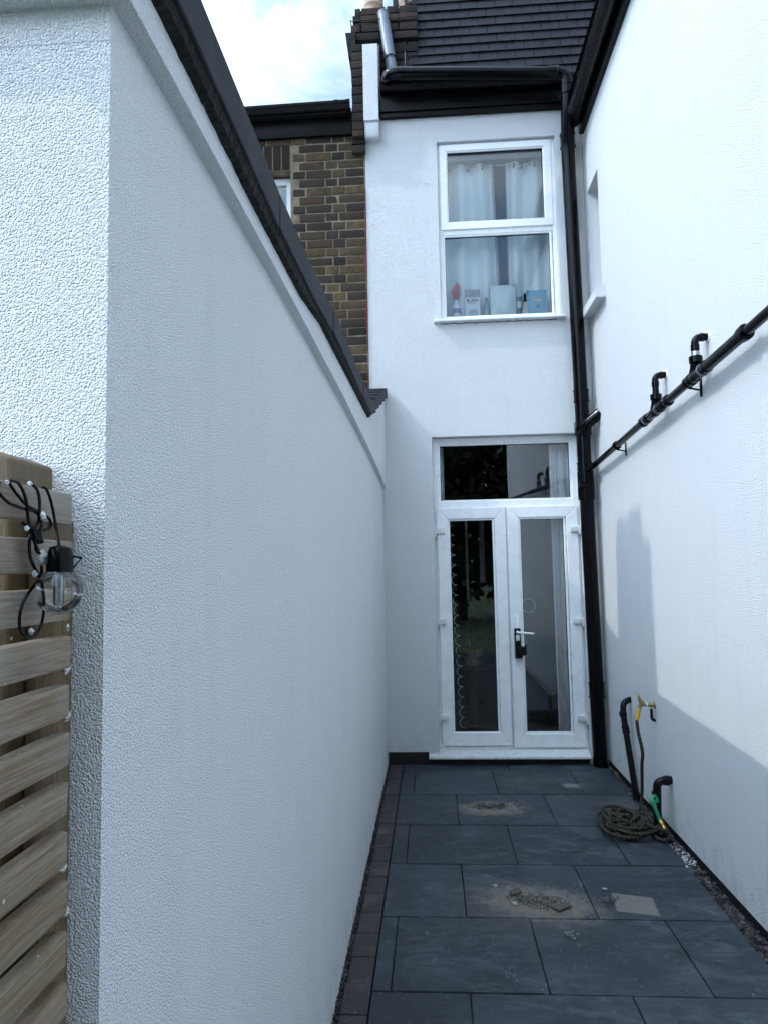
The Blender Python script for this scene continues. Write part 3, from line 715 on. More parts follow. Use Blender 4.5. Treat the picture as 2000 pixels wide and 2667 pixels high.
# ================================================================== BRICK NEIGHBOUR
BH = thing('brick_house', "sooty yellow stock brick neighbour's house above the left wall, with a black gutter", 'house', (-1.2, 5.8, G))
def bricks(mb, x0, x1, z0, z1, Y, pal, cour=.0775, skip=None, depth=.03, seed=2, axis='Y'):
    random.seed(seed); r = 0; z = z1
    while z > z0+.01:
        zb = max(z-cour+.011, z0); x = x1-(0 if r % 2 else .105) ; hd = bool(r % 2)
        first = True
        xx = x1
        while xx > x0+.01:
            if first and r % 2 == 0: w = .155; first = False
            else: w = .215 if hd else .103; hd = not hd; first = False
            xa = max(xx-w, x0)
            if xx-xa > .02 and not (skip and skip(xa, xx, zb, z)):
                c = random.choice(pal); k = random.uniform(.8, 1.2); e = random.uniform(-.004, .003)
                mb.box(xa, xx, Y+e, Y+depth, zb+random.uniform(-.002, .003), z, .0045, tuple(q*k for q in c), .0026)
            xx = xa-.011
        z -= cour; r += 1
PB = [(.100, .070, .038), (.078, .056, .033), (.052, .040, .030), (.115, .080, .040), (.036, .030, .026), (.066, .047, .032), (.074, .046, .030), (.046, .037, .031), (.085, .060, .036)]
PD = [(.032, .026, .024), (.045, .033, .028), (.022, .020, .020), (.060, .036, .028)]
NW = (-2.1, -1.125, 1.9, 3.43)
mb = MB(); bricks(mb, -2.3, -.492, .80, 3.72, 5.80, PB, skip=lambda a, b, c, d: (b > NW[0] and a < NW[1]-.02 and d > NW[2] and c < NW[3]+.22)); obj('brick_face', mb, M_BRICK, BH)
mb = MB()
for i in range(12):
    x = NW[1]-.005-.078*i; mb.box(x-.066, x, 5.797, 5.83, NW[3]+.005, NW[3]+.222, .003, random.choice([(.035, .024, .018), (.028, .021, .016)]), .002)
obj('window_arch', mb, M_BRICK, BH)
mb = MB(); wallY(mb, 5.8045, -6, -.4785, G, 3.74, [NW], .25); obj('mortar', mb, M_MORTAR, BH, smooth=False)
mb = MB(); frame_rect(mb, NW[0], NW[1], NW[2], NW[3]-.02, .055, 5.90, 5.95); nw = bevobj('window', mb, M_UPVC, BH)
mb = MB(); mb.box(NW[0]+.05, NW[1]-.05, 5.92, 5.926, NW[2]+.05, NW[3]-.07); obj('pane', mb, M_GLASS, nw, smooth=False)
mb = MB(); mb.quad((NW[0]-.3, 6.07, 1.7), (NW[1]+.3, 6.07, 1.7), (NW[1]+.3, 6.07, 3.6), (NW[0]-.3, 6.07, 3.6)); obj('blind', mb, M_ROOM, nw, smooth=False)
mb = MB()
random.seed(9); pz = [1.0+.045*i for i in range(50)]
L_ = [(-.481-.010*max(0, noise.noise(Vector((z*3.1, 1, 2)))+.25)*1.6-random.uniform(0, .004)-(.018 if 2.52 < z < 2.66 else 0), 5.7915, z) for z in pz]
mb.prism(L_+[(-.4795, 5.7915, 3.22), (-.4795, 5.7915, 1.0)], (0, .010, 0))
obj('red_paint_edge', mb, M_REDPAINT, BH)
mb = MB(); mb.box(-3.2, -.582, 5.765, 5.80, 3.70, 3.86, .003); obj('fascia_board', mb, M_LEAD, BH)
mb = MB(); half_gutter(mb, (-3.2, 5.70, 3.905), (-.590, 5.70, 3.925), .060)
for x in (-.72, -.62): half_gutter(mb, (x, 5.70, 3.924), (x+.035, 5.70, 3.925), .067)
obj('gutter', mb, M_BLKOLD, BH)
mb = MB(); mb.prism([(-3.4, 5.76, 3.90), (-3.4, 8.6, 5.2), (-3.4, 11.4, 3.90)], (2.82, 0, 0)); obj('roof', mb, M_TILE, BH, smooth=False)
# brick half of the party parapet and the chimney stack behind it
mb = MB(); bricks(mb, -.575, -.480, 3.635, 4.46, 5.70, PD, depth=.05, seed=5); bricks(mb, -.585, -.472, 3.50, 3.66, 5.735, PD, depth=.05, seed=5); obj('parapet_bricks', mb, M_BRICKD, BH)
mb = MB(); mb.prism([(-.572, 5.712, 3.64), (-.572, 5.712, 4.44), (-.572, 6.3, 4.84), (-.572, 6.3, 3.64)], (.093, 0, 0)); obj('parapet', mb, M_MORTARD, BH, smooth=False)
CH = None
def chimney():
    global CH
    k = 6.0/6.4; Y = 6.0
    mb = MB(); mb.box(-.545, -.02, Y+.02, 7.4, 3.8, 5.02, 0); CH = obj('chimney', mb, M_MORTARD, BH, smooth=False)
    mb = MB()
    bricks(mb, -.566, -.01, 4.52, 4.66, Y, PD, seed=7); bricks(mb, -.600, -.01, 4.68, 4.84, Y-.035, PD, seed=8, depth=.06); bricks(mb, -.583, -.01, 4.855, 4.945, Y-.018, PD, seed=9, depth=.06); bricks(mb, -.566, -.01, 4.96, 5.03, Y, PD, seed=10, depth=.06)
    bricks(mb, -.54, -.01, 3.9, 4.51, Y, PD, seed=11)
    obj('chimney_bricks', mb, M_BRICKD, CH)
    mb = MB(); mb.box(-.604, -.56, Y-.03, 7.42, 4.60, 4.75, 0, None, .004); mb.prism([(-.648, Y-.06, 4.755), (-.56, Y-.06, 4.755), (-.56, Y-.06, 4.52), (-.622, Y-.06, 4.53)], (0, 1.4, 0)); obj('chimney_ledge', mb, M_COPEB, CH)
    mb = MB(); mb.tube([(-.600, Y-.055, 4.865), (-.01, Y-.055, 4.875)], .004, 6); mb.tube([(-.600, Y-.055, 4.875), (-.60, Y+1.2, 4.875)], .004, 6); obj('strap', mb, M_BLKOLD, CH)
    for x in (-.41, -.105):
        mb = MB(); mb.lathe([(.105, 0), (.093, .02), (.090, .12), (.098, .14), (.092, .16), (.085, .40), (.10, .42), (.10, .46), (.075, .46), (.075, .38)], (x, Y+.19, 5.03)); obj('chimney_pot', mb, M_CLAY, CH)
chimney()

# a neighbour's rear wing beyond the left wall: its stack throws the soft shadow on the right wall
NB = thing('neighbour_wing', 'brick rear wing with a ridge chimney further left, seen only by its shadow', 'house', (-4.3, 3.4, G))
mb = MB(); mb.box(-5.3, -3.31, 1.25, 5.79, G, 3.3); obj('wall', mb, M_BRICK, NB, smooth=False)
mb = MB(); mb.prism([(-5.5, 1.15, 3.3), (-4.3, 1.15, 4.15), (-3.2, 1.15, 3.3)], (0, 4.64, 0)); obj('roof', mb, M_TILE, NB, smooth=False)
def back(y, z, t=5.5): return (XR-t, y-.25*t, z+1.06*t)
t = 5.5; xs = XR-t
mb = MB(); a = back(5.27, 0)[1]; b = back(4.53, 0)[1]; c = back(4.655, 0)[1]; zt = back(0, -.12)[2]; z2 = back(0, .235)[2]
mb.box(xs-.25, xs+.25, b, a, 3.6, zt); CHN = obj('chimney', mb, M_BRICK, NB, smooth=False)
s0, s1 = back(4.955, 0)[1], back(4.995, 0)[1]
mb = MB(); mb.box(xs-.12, xs+.12, c, s0, zt-.001, z2, .01); mb.box(xs-.12, xs+.12, s1, a, zt-.001, z2-.04, .01); obj('chimney_pot', mb, M_CLAY, CHN)

# ================================================================== DRAINPIPES
def collar(mb, p, ax, r, l=.05, lip=.004):
    mb.lathe([(r*.98, -l/2), (r+lip, -l/2+.002), (r+lip, -l/2+.010), (r+lip*.5, -l/2+.013), (r+lip*.5, l/2-.013), (r+lip, l/2-.010), (r+lip, l/2-.002), (r*.98, l/2)], p, ax)
SP = thing('soil_stack', 'thick glossy black soil pipe running down beside the french doors from under the tiles', 'drainpipe', (1.265, 5.72, G))
def sx(z): return 1.262+(-.062*(z+1.5)/5.5 if z > -1.5 else 0)+.004
rS = .0545
mb = MB()
pts = bend([(sx(-1.55), 5.722, -1.555), (sx(.5), 5.722, .5), (1.206, 5.716, 3.40), (1.192, 5.585, 3.74), (1.186, 5.565, 3.975), (-.262, 5.555, 4.064), (-.262, 5.76, 4.10), (-.235, 5.86, 4.24)], .085, 8)
mb.tube(pts, rS, 28); obj('pipe', mb, M_BLKPIPE, SP)
def scol(p, ax, r, l, lip): mb = MB(); collar(mb, p, ax, r, l, lip); obj('collar', mb, M_BLKPIPE, SP)
for z, l in ((3.50, .12), (1.35, .10), (.78, .06), (-.98, .12)): scol((sx(z), 5.722, z), (-.011, 0, 1), rS, l, .009)
scol((1.189, 5.573, 3.84), (-.01, -.1, 1), rS, .08, .008)
for x, l in ((1.08, .08), (-.10, .08)): scol((x, 5.560, 4.0175-(x-.5)*.0617), (1, 0, -.05), rS, l, .006)
# branch into the right-hand wall and access bosses
mb = MB(); mb.tube(bend([(1.232, 5.68, 1.035), (1.246, 5.645, 1.10), (1.352, 5.60, 1.185)], .06), [.044]*9, 24); mb.lathe([(rS+.012, -.05), (rS+.012, .05)], (sx(1.08), 5.722, 1.08)); mb.tube([(1.24, 5.66, 1.10), (1.165, 5.655, 1.10)], [.026, .030], 16); obj('branch_elbow', mb, M_BLKPIPE, SP)
mb = MB(); mb.lathe([(rS+.010, -.13), (rS+.010, .10)], (sx(.62), 5.722, .64)); mb.tube([(1.24, 5.66, .62), (1.175, 5.655, .625)], [.026, .029], 16); mb.tube([(1.25, 5.70, .74), (1.262, 5.60, .77)], [.030, .028], 16); obj('boss_branch', mb, M_BLKPIPE, SP)

VP = thing('vent_pipe', 'grey leaning vent pipe rising from the elbow of the black roof pipe', 'vent pipe', (-.22, 5.9, 4.2))
mb = MB(); p0, p1 = Vector((-.222, 5.84, 4.20)), Vector((-.312, 6.0, 4.96)); mb.tube([p0, p0.lerp(p1, .32)], .046, 24); mb.tube([p0.lerp(p1, .30), p1], .050, 24); obj('pipe', mb, M_GREYPIPE, VP)
mb = MB(); mb.lathe([(.051, 0), (.055, .004), (.055, .012), (.051, .016)], p0.lerp(p1, .31), p1-p0); obj('collar', mb, M_BLKPIPE, VP)
mb = MB(); mb.lathe([(.052, -.012), (.053, 0), (.047, .001), (.045, -.02)], p1, p1-p0); obj('end_cap', mb, M_GREYPIPE, VP)

WP = thing('waste_pipe', 'black waste pipe sloping along the right wall with two elbowed inlets', 'waste pipe', (1.265, 4.2, .8))
def wz(y): return .770+(5.733-y)*.0565
wx = 1.283
mb = MB(); ys = [5.72, 5.0, 4.2, 3.4, 2.6, 1.6, .6, -.3]; mb.tube([(wx, y, wz(y)-.012) for y in ys], .0215, 20); obj('pipe', mb, M_BLKPIPE, WP)
def on(y): return Vector((wx, y, wz(y)-.012))
for a, b, r, rings in ((4.29, 3.83, .0255, ((4.28, .031), (4.20, .029), (4.06, .029), (3.97, .030), (3.84, .031))), (3.50, 2.88, .0265, ((3.49, .031), (3.43, .029), (3.30, .030), (2.91, .031), (2.89, .034)))):
    mb = MB(); mb.tube([on(a), on(a-.004), on(b+.004), on(b)], [.0225, r, r, .0225], 20)
    for y, r in rings: mb.lathe([(r-.006, -.016), (r, -.012), (r, .012), (r-.006, .016)], on(y), (0, 1, -.057))
    obj('socket', mb, M_BLKPIPE, WP)
for y in (4.90, 3.53):
    mb = MB(); mb.lathe([(.030, -.010), (.030, .010)], on(y), (0, 1, -.057))
    p = on(y); mb.tube([p+Vector((0, 0, -.028)), (XR-.004, p.y-.005, p.z-.042), (XR-.004, p.y-.005, p.z-.075)], .0055, 8); mb.box(XR-.006, XR, p.y-.012, p.y+.012, p.z-.07, p.z+.02, .002)
    obj('pipe_clip', mb, M_BLKPIPE, WP)
for y in (4.225, 3.99, 3.34): mb = MB(); mb.lathe([(.0305, -.006), (.0305, .006)], on(y)+Vector((-.001, 0, 0)), (0, 1, -.057), 16); obj('label_band', mb, M_GREYPIPE, WP)
for (y, top, neck) in ((4.03, 1.052, .0), (3.42, 1.070, 1)):
    p = on(y); mb = MB()
    mb.tube([p+Vector((0, .05, -.005)), p+Vector((0, .008, .035)), p+Vector((0, 0, .06))], [.024, .026, .026], 18)
    mb.lathe([(.026, 0), (.031, .003), (.031, .032), (.026, .035)], p+Vector((0, 0, .058)))
    mb.tube(bend([p+Vector((0, 0, .08)), (p.x, p.y, top), (XR+.01, p.y-.004, top+.004)], .026), .0178, 18)
    mb.lathe([(.0178, 0), (.0202, .002), (.0202, .028), (.0178, .030)], (p.x, p.y, top-.062)); mb.lathe([(.0178, 0), (.0202, .002), (.0202, .02), (.0178, .022)], (XR-.040, p.y-.002, top+.002), (1, 0, 0))
    obj('inlet_elbow', mb, M_BLKPIPE, WP)
    if neck: mb = MB(); mb.lathe([(.0190, 0), (.0190, .020)], (p.x, p.y, p.z+.095)); obj('inlet_neck', mb, M_STEEL, WP)
    mb = MB(); mb.lathe([(.030, 0), (.026, .006)], (XR, p.y-.004, top+.004), (-1, 0, 0)); obj('wall_seal', mb, M_TAPE, WP)

LP = thing('overflow_pipe', 'thin black overflow pipe leaving the wall by an elbow and leaning down to the gravel', 'waste pipe', (1.30, 4.95, G))
mb = MB(); mb.tube(bend([(1.350, 5.085, -.935), (1.292, 5.065, -.950), (1.284, 5.055, -1.02), (1.318, 4.93, G-.01)], .03), .0205, 18)
mb.lathe([(.0205, 0), (.025, .002), (.025, .035), (.0205, .037)], (1.285, 5.05, -1.045), (-.1, .2, 1)); mb.lathe([(.0205, 0), (.0245, .002), (.0245, .06), (.0205, .062)], (1.293, 5.022, -1.155), (-.1, .2, 1)); obj('pipe', mb, M_BLKOLD, LP)
P2 = thing('drain_elbow', 'short fat black drain elbow coming out of the right wall down into the gravel', 'drainpipe', (1.26, 4.28, G))
mb = MB(); mb.tube(bend([(1.352, 4.288, -1.245), (1.262, 4.284, -1.252), (1.256, 4.30, -1.60)], .035), .0225, 20); mb.lathe([(.0225, 0), (.027, .002), (.027, .03), (.0225, .032)], (1.345-.045, 4.287, -1.248), (1, 0, 0)); mb.lathe([(.0225, 0), (.026, .002), (.026, .03), (.0225, .032)], (1.2575, 4.288, -1.34), (0, 0, 1)); obj('pipe', mb, M_BLKOLD, P2)

# ================================================================== TAP AND HOSE
TAP = thing('garden_tap', 'old brass garden tap on the right wall with a yellow hose connector', 'tap', (XR, 4.532, -.87))
k = .00055
def tq(zx, zy, y=4.532): return Vector((XR+(zx-905)*k, y, -.87+(385-zy)*k))
mb = MB(); mb.lathe([(.020, 0), (.024, .002), (.022, .006), (.012, .010)], (XR, 4.532, -.868), (-1, 0, 0)); mb.tube([tq(900, 382), tq(860, 380), tq(858, 380), tq(838, 380), tq(836, 380), tq(800, 378)], [.012, .012, .014, .014, .011, .011], 14)
mb.tube([tq(800, 378), tq(780, 372), tq(762, 352), tq(745, 335)], [.011, .014, .016, .012], 14); mb.tube([tq(748, 345), tq(738, 305), tq(728, 280)], [.011, .009, .006], 12)
mb.tube([tq(772, 355), tq(745, 370), tq(738, 398)], [.013, .011, .010], 12); obj('body', mb, M_BRASSOLD, TAP)
mb = MB(); mb.tube([tq(733, 290, 4.522), tq(705, 268, 4.50)], [.005, .007], 8); mb.tube([tq(733, 290, 4.54), tq(728, 262, 4.57)], [.005, .007], 8); mb.lathe([(.008, 0), (.006, .012)], tq(733, 292), (-.2, 0, 1)); obj('handle', mb, M_BRASSOLD, TAP)
mb = MB(); mb.lathe([(.0125, -.004), (.0125, .004)], tq(812, 378), (1, 0, 0)); obj('ptfe_tape', mb, M_TAPE, TAP)
mb = MB(); mb.lathe([(.0115, -.003), (.0115, .003)], tq(862, 412), (0, 0, 1)); obj('ptfe_tape', mb, M_TAPE, TAP)
mb = MB(); mb.lathe([(.013, 0), (.015, .002), (.015, .010), (.012, .012)], tq(735, 412), (.15, 0, 1)); obj('adaptor', mb, M_STEEL, TAP)
mb = MB(); mb.tube([tq(735, 412), tq(728, 425), tq(722, 460), tq(718, 470), tq(712, 500), tq(700, 545)], [.013, .0145, .013, .011, .0125, .010], 14); obj('hose_connector', mb, M_YEL, TAP)
mb = MB(); mb.tube(bend([tq(862, 400), tq(864, 540), tq(912, 556)], .018), .0085, 12); obj('bib_elbow', mb, M_BLKOLD, TAP)

def m_hose():
    m = Mat('striped_hose'); uv = m.n('ShaderNodeUVMap'); sp = m.n('ShaderNodeSeparateXYZ'); m.l(uv.outputs[0], sp.inputs[0])
    ph = m.math('ADD', m.math('MULTIPLY', sp.outputs[0], 2*math.pi/.0125), m.math('MULTIPLY', m.noise(30, 3), 3))
    w = m.math('SINE', ph); h = m.mr(w, -1, 1)
    c = m.mix(m.mr(w, .62, .97), (.0025, .0025, .0025), (.125, .115, .070))
    c = m.mix(m.mr(m.noise(40, 4), .5, .7, 0, .4), c, (.005, .005, .004))
    return m.fin(c, .85, m.bump(h, .0035, 1))
M_HOSE = m_hose()
def catmull(P, n=8):
    P = [Vector(p) for p in P]; out = []
    for i in range(len(P)-1):
        a, b, c, d = P[max(i-1, 0)], P[i], P[i+1], P[min(i+2, len(P)-1)]
        for k_ in range(n):
            t = k_/n; out.append(.5*((2*b)+(c-a)*t+(2*a-5*b+4*c-d)*t*t+(3*b-a-3*c+d)*t**3))
    out.append(P[-1]); return out
def hose():
    T = thing('garden_hose', 'coiled black garden hose with tan ribs heaped at the foot of the right wall', 'hose', (1.12, 4.43, G))
    random.seed(12); r = .0098
    pts = [tq(702, 540), tq(700, 575), tq(712, 700), tq(745, 900), Vector((1.268, 4.60, -1.25)), Vector((1.285, 4.68, -1.42)), Vector((1.28, 4.70, -1.50)), Vector((1.25, 4.66, G+.02))]
    cx, cy = 1.115, 4.415
    a = 1.0; n = 0
    for i in range(150):
        a += .42; lay = i/150
        wob = .5+.5*math.sin(i*.37+1.3)
        rx = .150*(1-.62*((i*.137) % 1)**1.4); ry = .225*(1-.62*((i*.137) % 1)**1.4)
        rx = .155-.11*abs(math.sin(i*.055+.4*math.sin(i*.03))); ry = rx*1.5
        z = G+.012+.058*lay*(1-.5*rx/.155)+.016*abs(math.sin(i*.9))
        pts.append(Vector((cx+rx*math.cos(a)+.016*math.sin(i*1.7)+.018*math.sin(i*.61), cy+ry*math.sin(a)+.024*math.cos(i*1.3)+.03*math.cos(i*.43)-.3*max(0, math.cos(a))*.12, z)))
    # a second, tighter tangle on the right
    for i in range(44):
        a += .55; rx = .030+.020*math.sin(i*.3); ry = .11+.05*math.sin(i*.21)
        pts.append(Vector((1.262+rx*math.cos(a), 4.33+ry*math.sin(a), G+.018+.0012*i+.006*math.sin(i))))
    pts += [Vector((1.275, 4.30, G+.12)), Vector((1.262, 4.33, G+.15)), Vector((1.235, 4.335, G+.18))]
    mb = MB(); mb.tube(catmull(pts, 6), r, 10); obj('hose_tube', mb, M_HOSE, T)
    # green sprayer
    Nz = thing('hose_nozzle', 'green hose nozzle with a brass tip lying against the drain elbow', 'nozzle', (1.24, 4.26, G+.05))
    q0, q1, q2 = Vector((1.222, 4.255, -1.352)), Vector((1.254, 4.235, -1.452)), Vector((1.278, 4.20, -1.508))
    mb = MB(); mb.tube([q0+Vector((-.012, .01, .010)), q0, q0.lerp(q1, .15), q0.lerp(q1, .4), q0.lerp(q1, .8), q1], [.007, .016, .017, .009, .0095, .011], 16)
    for i in range(7): mb.ring(q0.lerp(q1, .35+.085*i),   .0096, .0015, q1-q0, 14)
    mb.tube(catmull([q0+Vector((-.008, 0, .0)), q0+Vector((.012, .01, .022)), q0+Vector((.028, .015, .016)), q0+Vector((.03, .012, -.012))], 5), .010, 10)
    obj('grip', mb, M_GREEN, Nz)
    mb = MB(); mb.tube([q1, q1.lerp(q2, .1), q1.lerp(q2, .32), q1.lerp(q2, .36), q1.lerp(q2, .42), q1.lerp(q2, .48), q1.lerp(q2, .86), q1.lerp(q2, .9), q2], [.011, .0135, .0135, .010, .010, .0125, .0115, .007, .006], 16); obj('brass_tip', mb, M_BRASS, Nz)
hose()

# ================================================================== SLATTED FENCE
FE = thing('slatted_fence', 'weathered pine fence of narrow horizontal slats at the left edge against the white wall', 'fence', (-.41, .4, G))
def fence():
    random.seed(31); mb = MB(); z = .0890; i = 0
    while z > G-.02:
        h = .0355+random.uniform(-.001, .001); e = random.uniform(-.003, .002); t = random.uniform(.85, 1.1)
        x0 = -.412; x1 = -.398+random.uniform(-.001, .001)
        mb.box(x0-.004, x1, -1.9, .770+e, z-h, z, .0035, None, .0006); z -= .0522; i += 1
    obj('slats', mb, M_WOOD, FE)
    for y in (.808, -.10, -1.0): mb = MB(); mb.box(-.4375, -.4167, y-.060, y, G-.02, .062, .002, None, .0006); obj('rear_batten', mb, M_WOODP, FE)  # batten nearest the wall added to block light leaking past the slat ends
    for y in (.716, -.30, -1.25):
        mb = MB()
        mb.prism([(-.535, y, G-.03), (-.4400, y, G-.03), (-.4400, y, .124), (-.465, y, .134), (-.535, y, .138)], (0, .087, 0)); bevobj('post', mb, M_WOODP, FE, .004)
    # second row of boards behind (double sided panel)
    mb = MB(); z = .060
    while z > G: mb.box(-.560, -.541, -1.9, .787, z-.030, z, .003, None, .001); z -= .0522
    obj('rear_slats', mb, M_WOODP, FE)
fence()
random.seed(4)
mb = MB()
for i in range(26):
    z = .045-.0522*i+random.uniform(-.006, .006); y = .776+random.uniform(-.004, .006); s = random.uniform(.003, .0055)
    bm = bmesh.new(); bmesh.ops.create_icosphere(bm, subdivisions=2, radius=s)
    for v in bm.verts: v.co = Vector((v.co.x*.8, v.co.y*1.1, v.co.z*random.uniform(1, 1.6)))+Vector(noise.noise_vector(v.co*120))*.002
    mb.addbm(bm, Matrix.Translation((-.415+random.uniform(-.012, .004), y+.014, z)))
tag(obj('render_squeeze_out', mb, M_REND, smooth=True), 'lumps of white render squeezed out between the slat ends and the wall corner', 'render blobs', kind='stuff')

def z8(x, y): return (x*.2486, 1150+y*.2486)
def string_light():
    T = thing('string_light', 'clear globe bulb on black cable looped over the top fence slat', 'string light', (-.385, .76, .05))
    X = -.3915
    def c(P, r=.0019, x=X): return catmull([onX(z8(a, b), x+dx) if not isinstance(a, Vector) else a for a, b, dx in P], 7)
    mb = MB()
    runs = [[(0, 430, 0), (-20, 500, .001), (20, 570, .001), (110, 650, .001), (240, 700, .001), (380, 740, .001), (430, 830, .002), (435, 900, .003), (400, 960, .003)],
            [(90, 410, 0), (130, 480, .002), (220, 600, .002), (300, 680, .002), (420, 740, .002), (510, 800, .003), (535, 860, .003), (510, 910, .002), (420, 945, .001), (340, 950, .004)],
            [(110, 408, .001), (200, 440, .002), (262, 560, .003), (290, 700, .003), (300, 820, .004), (330, 940, .005), (370, 1060, .005), (420, 1180, .004), (440, 1300, .004), (430, 1420, .004), (370, 1500, .003), (270, 1640, .003), (215, 1800, .003), (215, 1960, .003), (270, 2040, .004), (370, 2030, .004), (430, 1940, .004), (460, 1800, .005), (462, 1640, .006), (440, 1480, .006), (390, 1370, .005), (330, 1240, .004), (312, 1120, .004), (320, 1000, .005), (350, 930, .006)],
            [(330, 440, 0), (390, 500, .002), (415, 600, .002), (418, 700, .002), (405, 840, .002), (350, 900, .003), (230, 850, -.004)],
            [(440, 480, 0), (490, 500, .003), (540, 640, .004), (580, 840, .006), (610, 1020, .010), (635, 1160, .014), (640, 1200, .016)],
            [(345, 930, .006), (375, 1060, .007), (385, 1140, .007), (430, 1180, .006)]]
    for rn in runs: mb.tube(c(rn), .00155, 8)
    for a, b in ((340, 960), (370, 990), (400, 1000)):
        mb.tube([onX(z8(a, b-50), X+.006), onX(z8(a+25, b+60), X+.006)], .0038, 8)
    obj('cable', mb, M_BLKPIPE, T)
    for a, b, s in ((85, 420, .0022), (320, 440, .0032), (455, 780, .0045), (450, 1215, .0080), (290, 905, .003), (370, 1385, .0038), (335, 1985, .0035)):
        p = onX(z8(a, b), X+.006); bm = bmesh.new(); mb = MB(); bmesh.ops.create_icosphere(bm, subdivisions=2, radius=s)
        for v in bm.verts: v.co = Vector((v.co.x*.5, v.co.y*.9, v.co.z))+Vector(noise.noise_vector(v.co*300))*.0015
        mb.addbm(bm, Matrix.Translation(p)); obj('render_splash', mb, M_REND, T)
    bc = onX(z8(622, 1570), -.368); r = .0228; up = Vector((.02, 0, 1)).normalized()
    mb = MB(); mb.lathe([(.010, r*.84), (.0128, r*.86), (.0128, r*.86+.008), (.0118, r*.86+.019), (.0100, r*.86+.024), (.004, r*.86+.026)], bc, up, 28)
    mb.tube([bc+Vector((.010, .006, r+.012)), bc+Vector((.019, .008, r+.010))], .0014, 6); mb.tube([bc+Vector((.019, .008, r+.010)), bc+Vector((.011, .006, r+.000))], .0008, 6)
    obj('socket', mb, M_BLKPIPE, T)
    pr = [(r*math.sin(math.pi*i/24), -r*math.cos(math.pi*i/24)) for i in range(21)]; pr += [(.0095, r*.84), (.0095, r*.9)]
    mb = MB(); mb.lathe(pr, bc, up, 36)
    b = obj('bulb_globe', mb, M_BULB, T)
    mb = MB(); mb.lathe([(.0055, 0), (.0055, -.028), (.0045, -.032)], bc+Vector((0, 0, r*.80)), (0, 0, 1), 14); obj('filament_tube', mb, m_glass('clear_stem', (.72, .77, .83), 2.2), b)
    mb = MB(); 
    for dx in (-.0025, .0025): mb.tube([bc+Vector((dx, 0, r*.7)), bc+Vector((dx, 0, -r*.35))], .0007, 6)
    obj('filament', mb, M_TAPE, b)
string_light()

# ================================================================== BEHIND THE UPPER WINDOW
def curtain(name, x0, x1, z0, z1, y, amp, waves, mat, label, cat='curtain', taper=0, ph=0):
    mb = MB(); nx, nz = int(waves*14), 14
    P = []
    for j in range(nz+1):
        v = j/nz; row = []
        for i in range(nx+1):
            u = i/nx; xx = x0+(x1-x0)*u+taper*(1-v)*(u)
            row.append(Vector((xx, y+amp*math.sin(2*math.pi*waves*u+ph+.5*math.sin(3*v+u*4))*(.7+.5*(1-v)), z0+(z1-z0)*v)))
        P.append(row)
    n = len(mb.v)
    for row in P: mb.v += row
    for j in range(nz):
        for i in range(nx): a = n+j*(nx+1)+i; mb.f.append((a, a+1, a+nx+2, a+nx+1))
    o = obj(name, mb, mat); tag(o, label, cat, 'curtains'); return o
cl_ = curtain('curtain', .02, .605, 2.12, 3.52, 6.035, .034, 3.2, M_CURT, 'pale blue curtain hanging at the left half of the upper window', ph=.6, taper=.02)
cr_ = curtain('curtain', .735, 1.30, 2.12, 3.52, 6.035, .034, 3.4, M_CURT, 'pale blue curtain hanging at the right half of the upper window', ph=2.2)
def lace(xt, xb, s, label, zt=3.50, zb=2.12, y=6.000):
    mb = MB(); n = 46
    for i in range(n):
        v0, v1 = i/n, (i+1)/n; x0 = xt+(xb-xt)*v0; x1 = xt+(xb-xt)*v1; za = zt+(zb-zt)*v0; zc = zt+(zb-zt)*v1; w = .020
        mb.prism([(x0, y, za), (x0+s*w*.35, y, za), (x1+s*w*.35, y, zc), (x1, y, zc)], (0, .002, 0))
        p = [Vector((x0+s*w*.35, y, za)), Vector((x0+s*w*1.5, y, (za+zc)/2)), Vector((x1+s*w*.35, y, zc))]
        mb.tube(catmull(p, 4), .0022, 6); 
        mb.tube([Vector((x0, y, za)), Vector((x0+s*w, y, (za+zc)/2))], .0016, 6)
    o = obj('lace_edge', mb, M_LACE); return o
l1 = lace(.588, .622, 1, ''); l1.parent = cl_; l2 = lace(.752, .742, -1, ''); l2.parent = cr_
mb = MB(); mb.tube([(.0, 6.03, 3.505), (1.3, 6.03, 3.498)], .010, 12)
cpole = obj('curtain_pole', mb, M_STEEL); tag(cpole, 'thin metal curtain pole across the top of the upper window', 'curtain pole')
for x in (.18, .245, .41, .52, .62, .79, .86, .97, 1.06): mb = MB(); mb.ring((x, 6.025, 3.485), .024, .007, (1, .5, 0), 18); o_ = obj('eyelet', mb, M_BLKOLD); o_.parent = cpole

mb = MB(); mb.box(.10, 1.15, 5.97, 5.995, 3.535, 3.64, .003); o_ = obj('pelmet', mb, M_ROOM); tag(o_, 'grey pelmet strip above the curtains in the upper window', 'pelmet')

def textobj(s, size, loc, mat, parent, depth=.0006):
    cu = bpy.data.curves.new('t', 'FONT'); cu.body = s; cu.size = size; cu.extrude = depth; cu.offset = size*.012
    t = bpy.data.objects.new('t', cu); C.objects.link(t); bpy.context.view_layer.update()
    me = bpy.data.meshes.new_from_object(t.evaluated_get(bpy.context.evaluated_depsgraph_get()))
    bpy.data.objects.remove(t); me.materials.clear(); me.materials.append(mat)
    o = bpy.data.objects.new('lettering', me); C.objects.link(o); o.rotation_euler = (R(90), 0, 0)
    o.location = Vector(loc)+Vector((0, 0, H))-parent_world(parent); o.parent = parent; return o
M_INK = plain('dark_grey_ink', (.04, .045, .055), .6); M_INKL = plain('pale_grey_ink', (.32, .34, .38), .6)
zs = 2.085
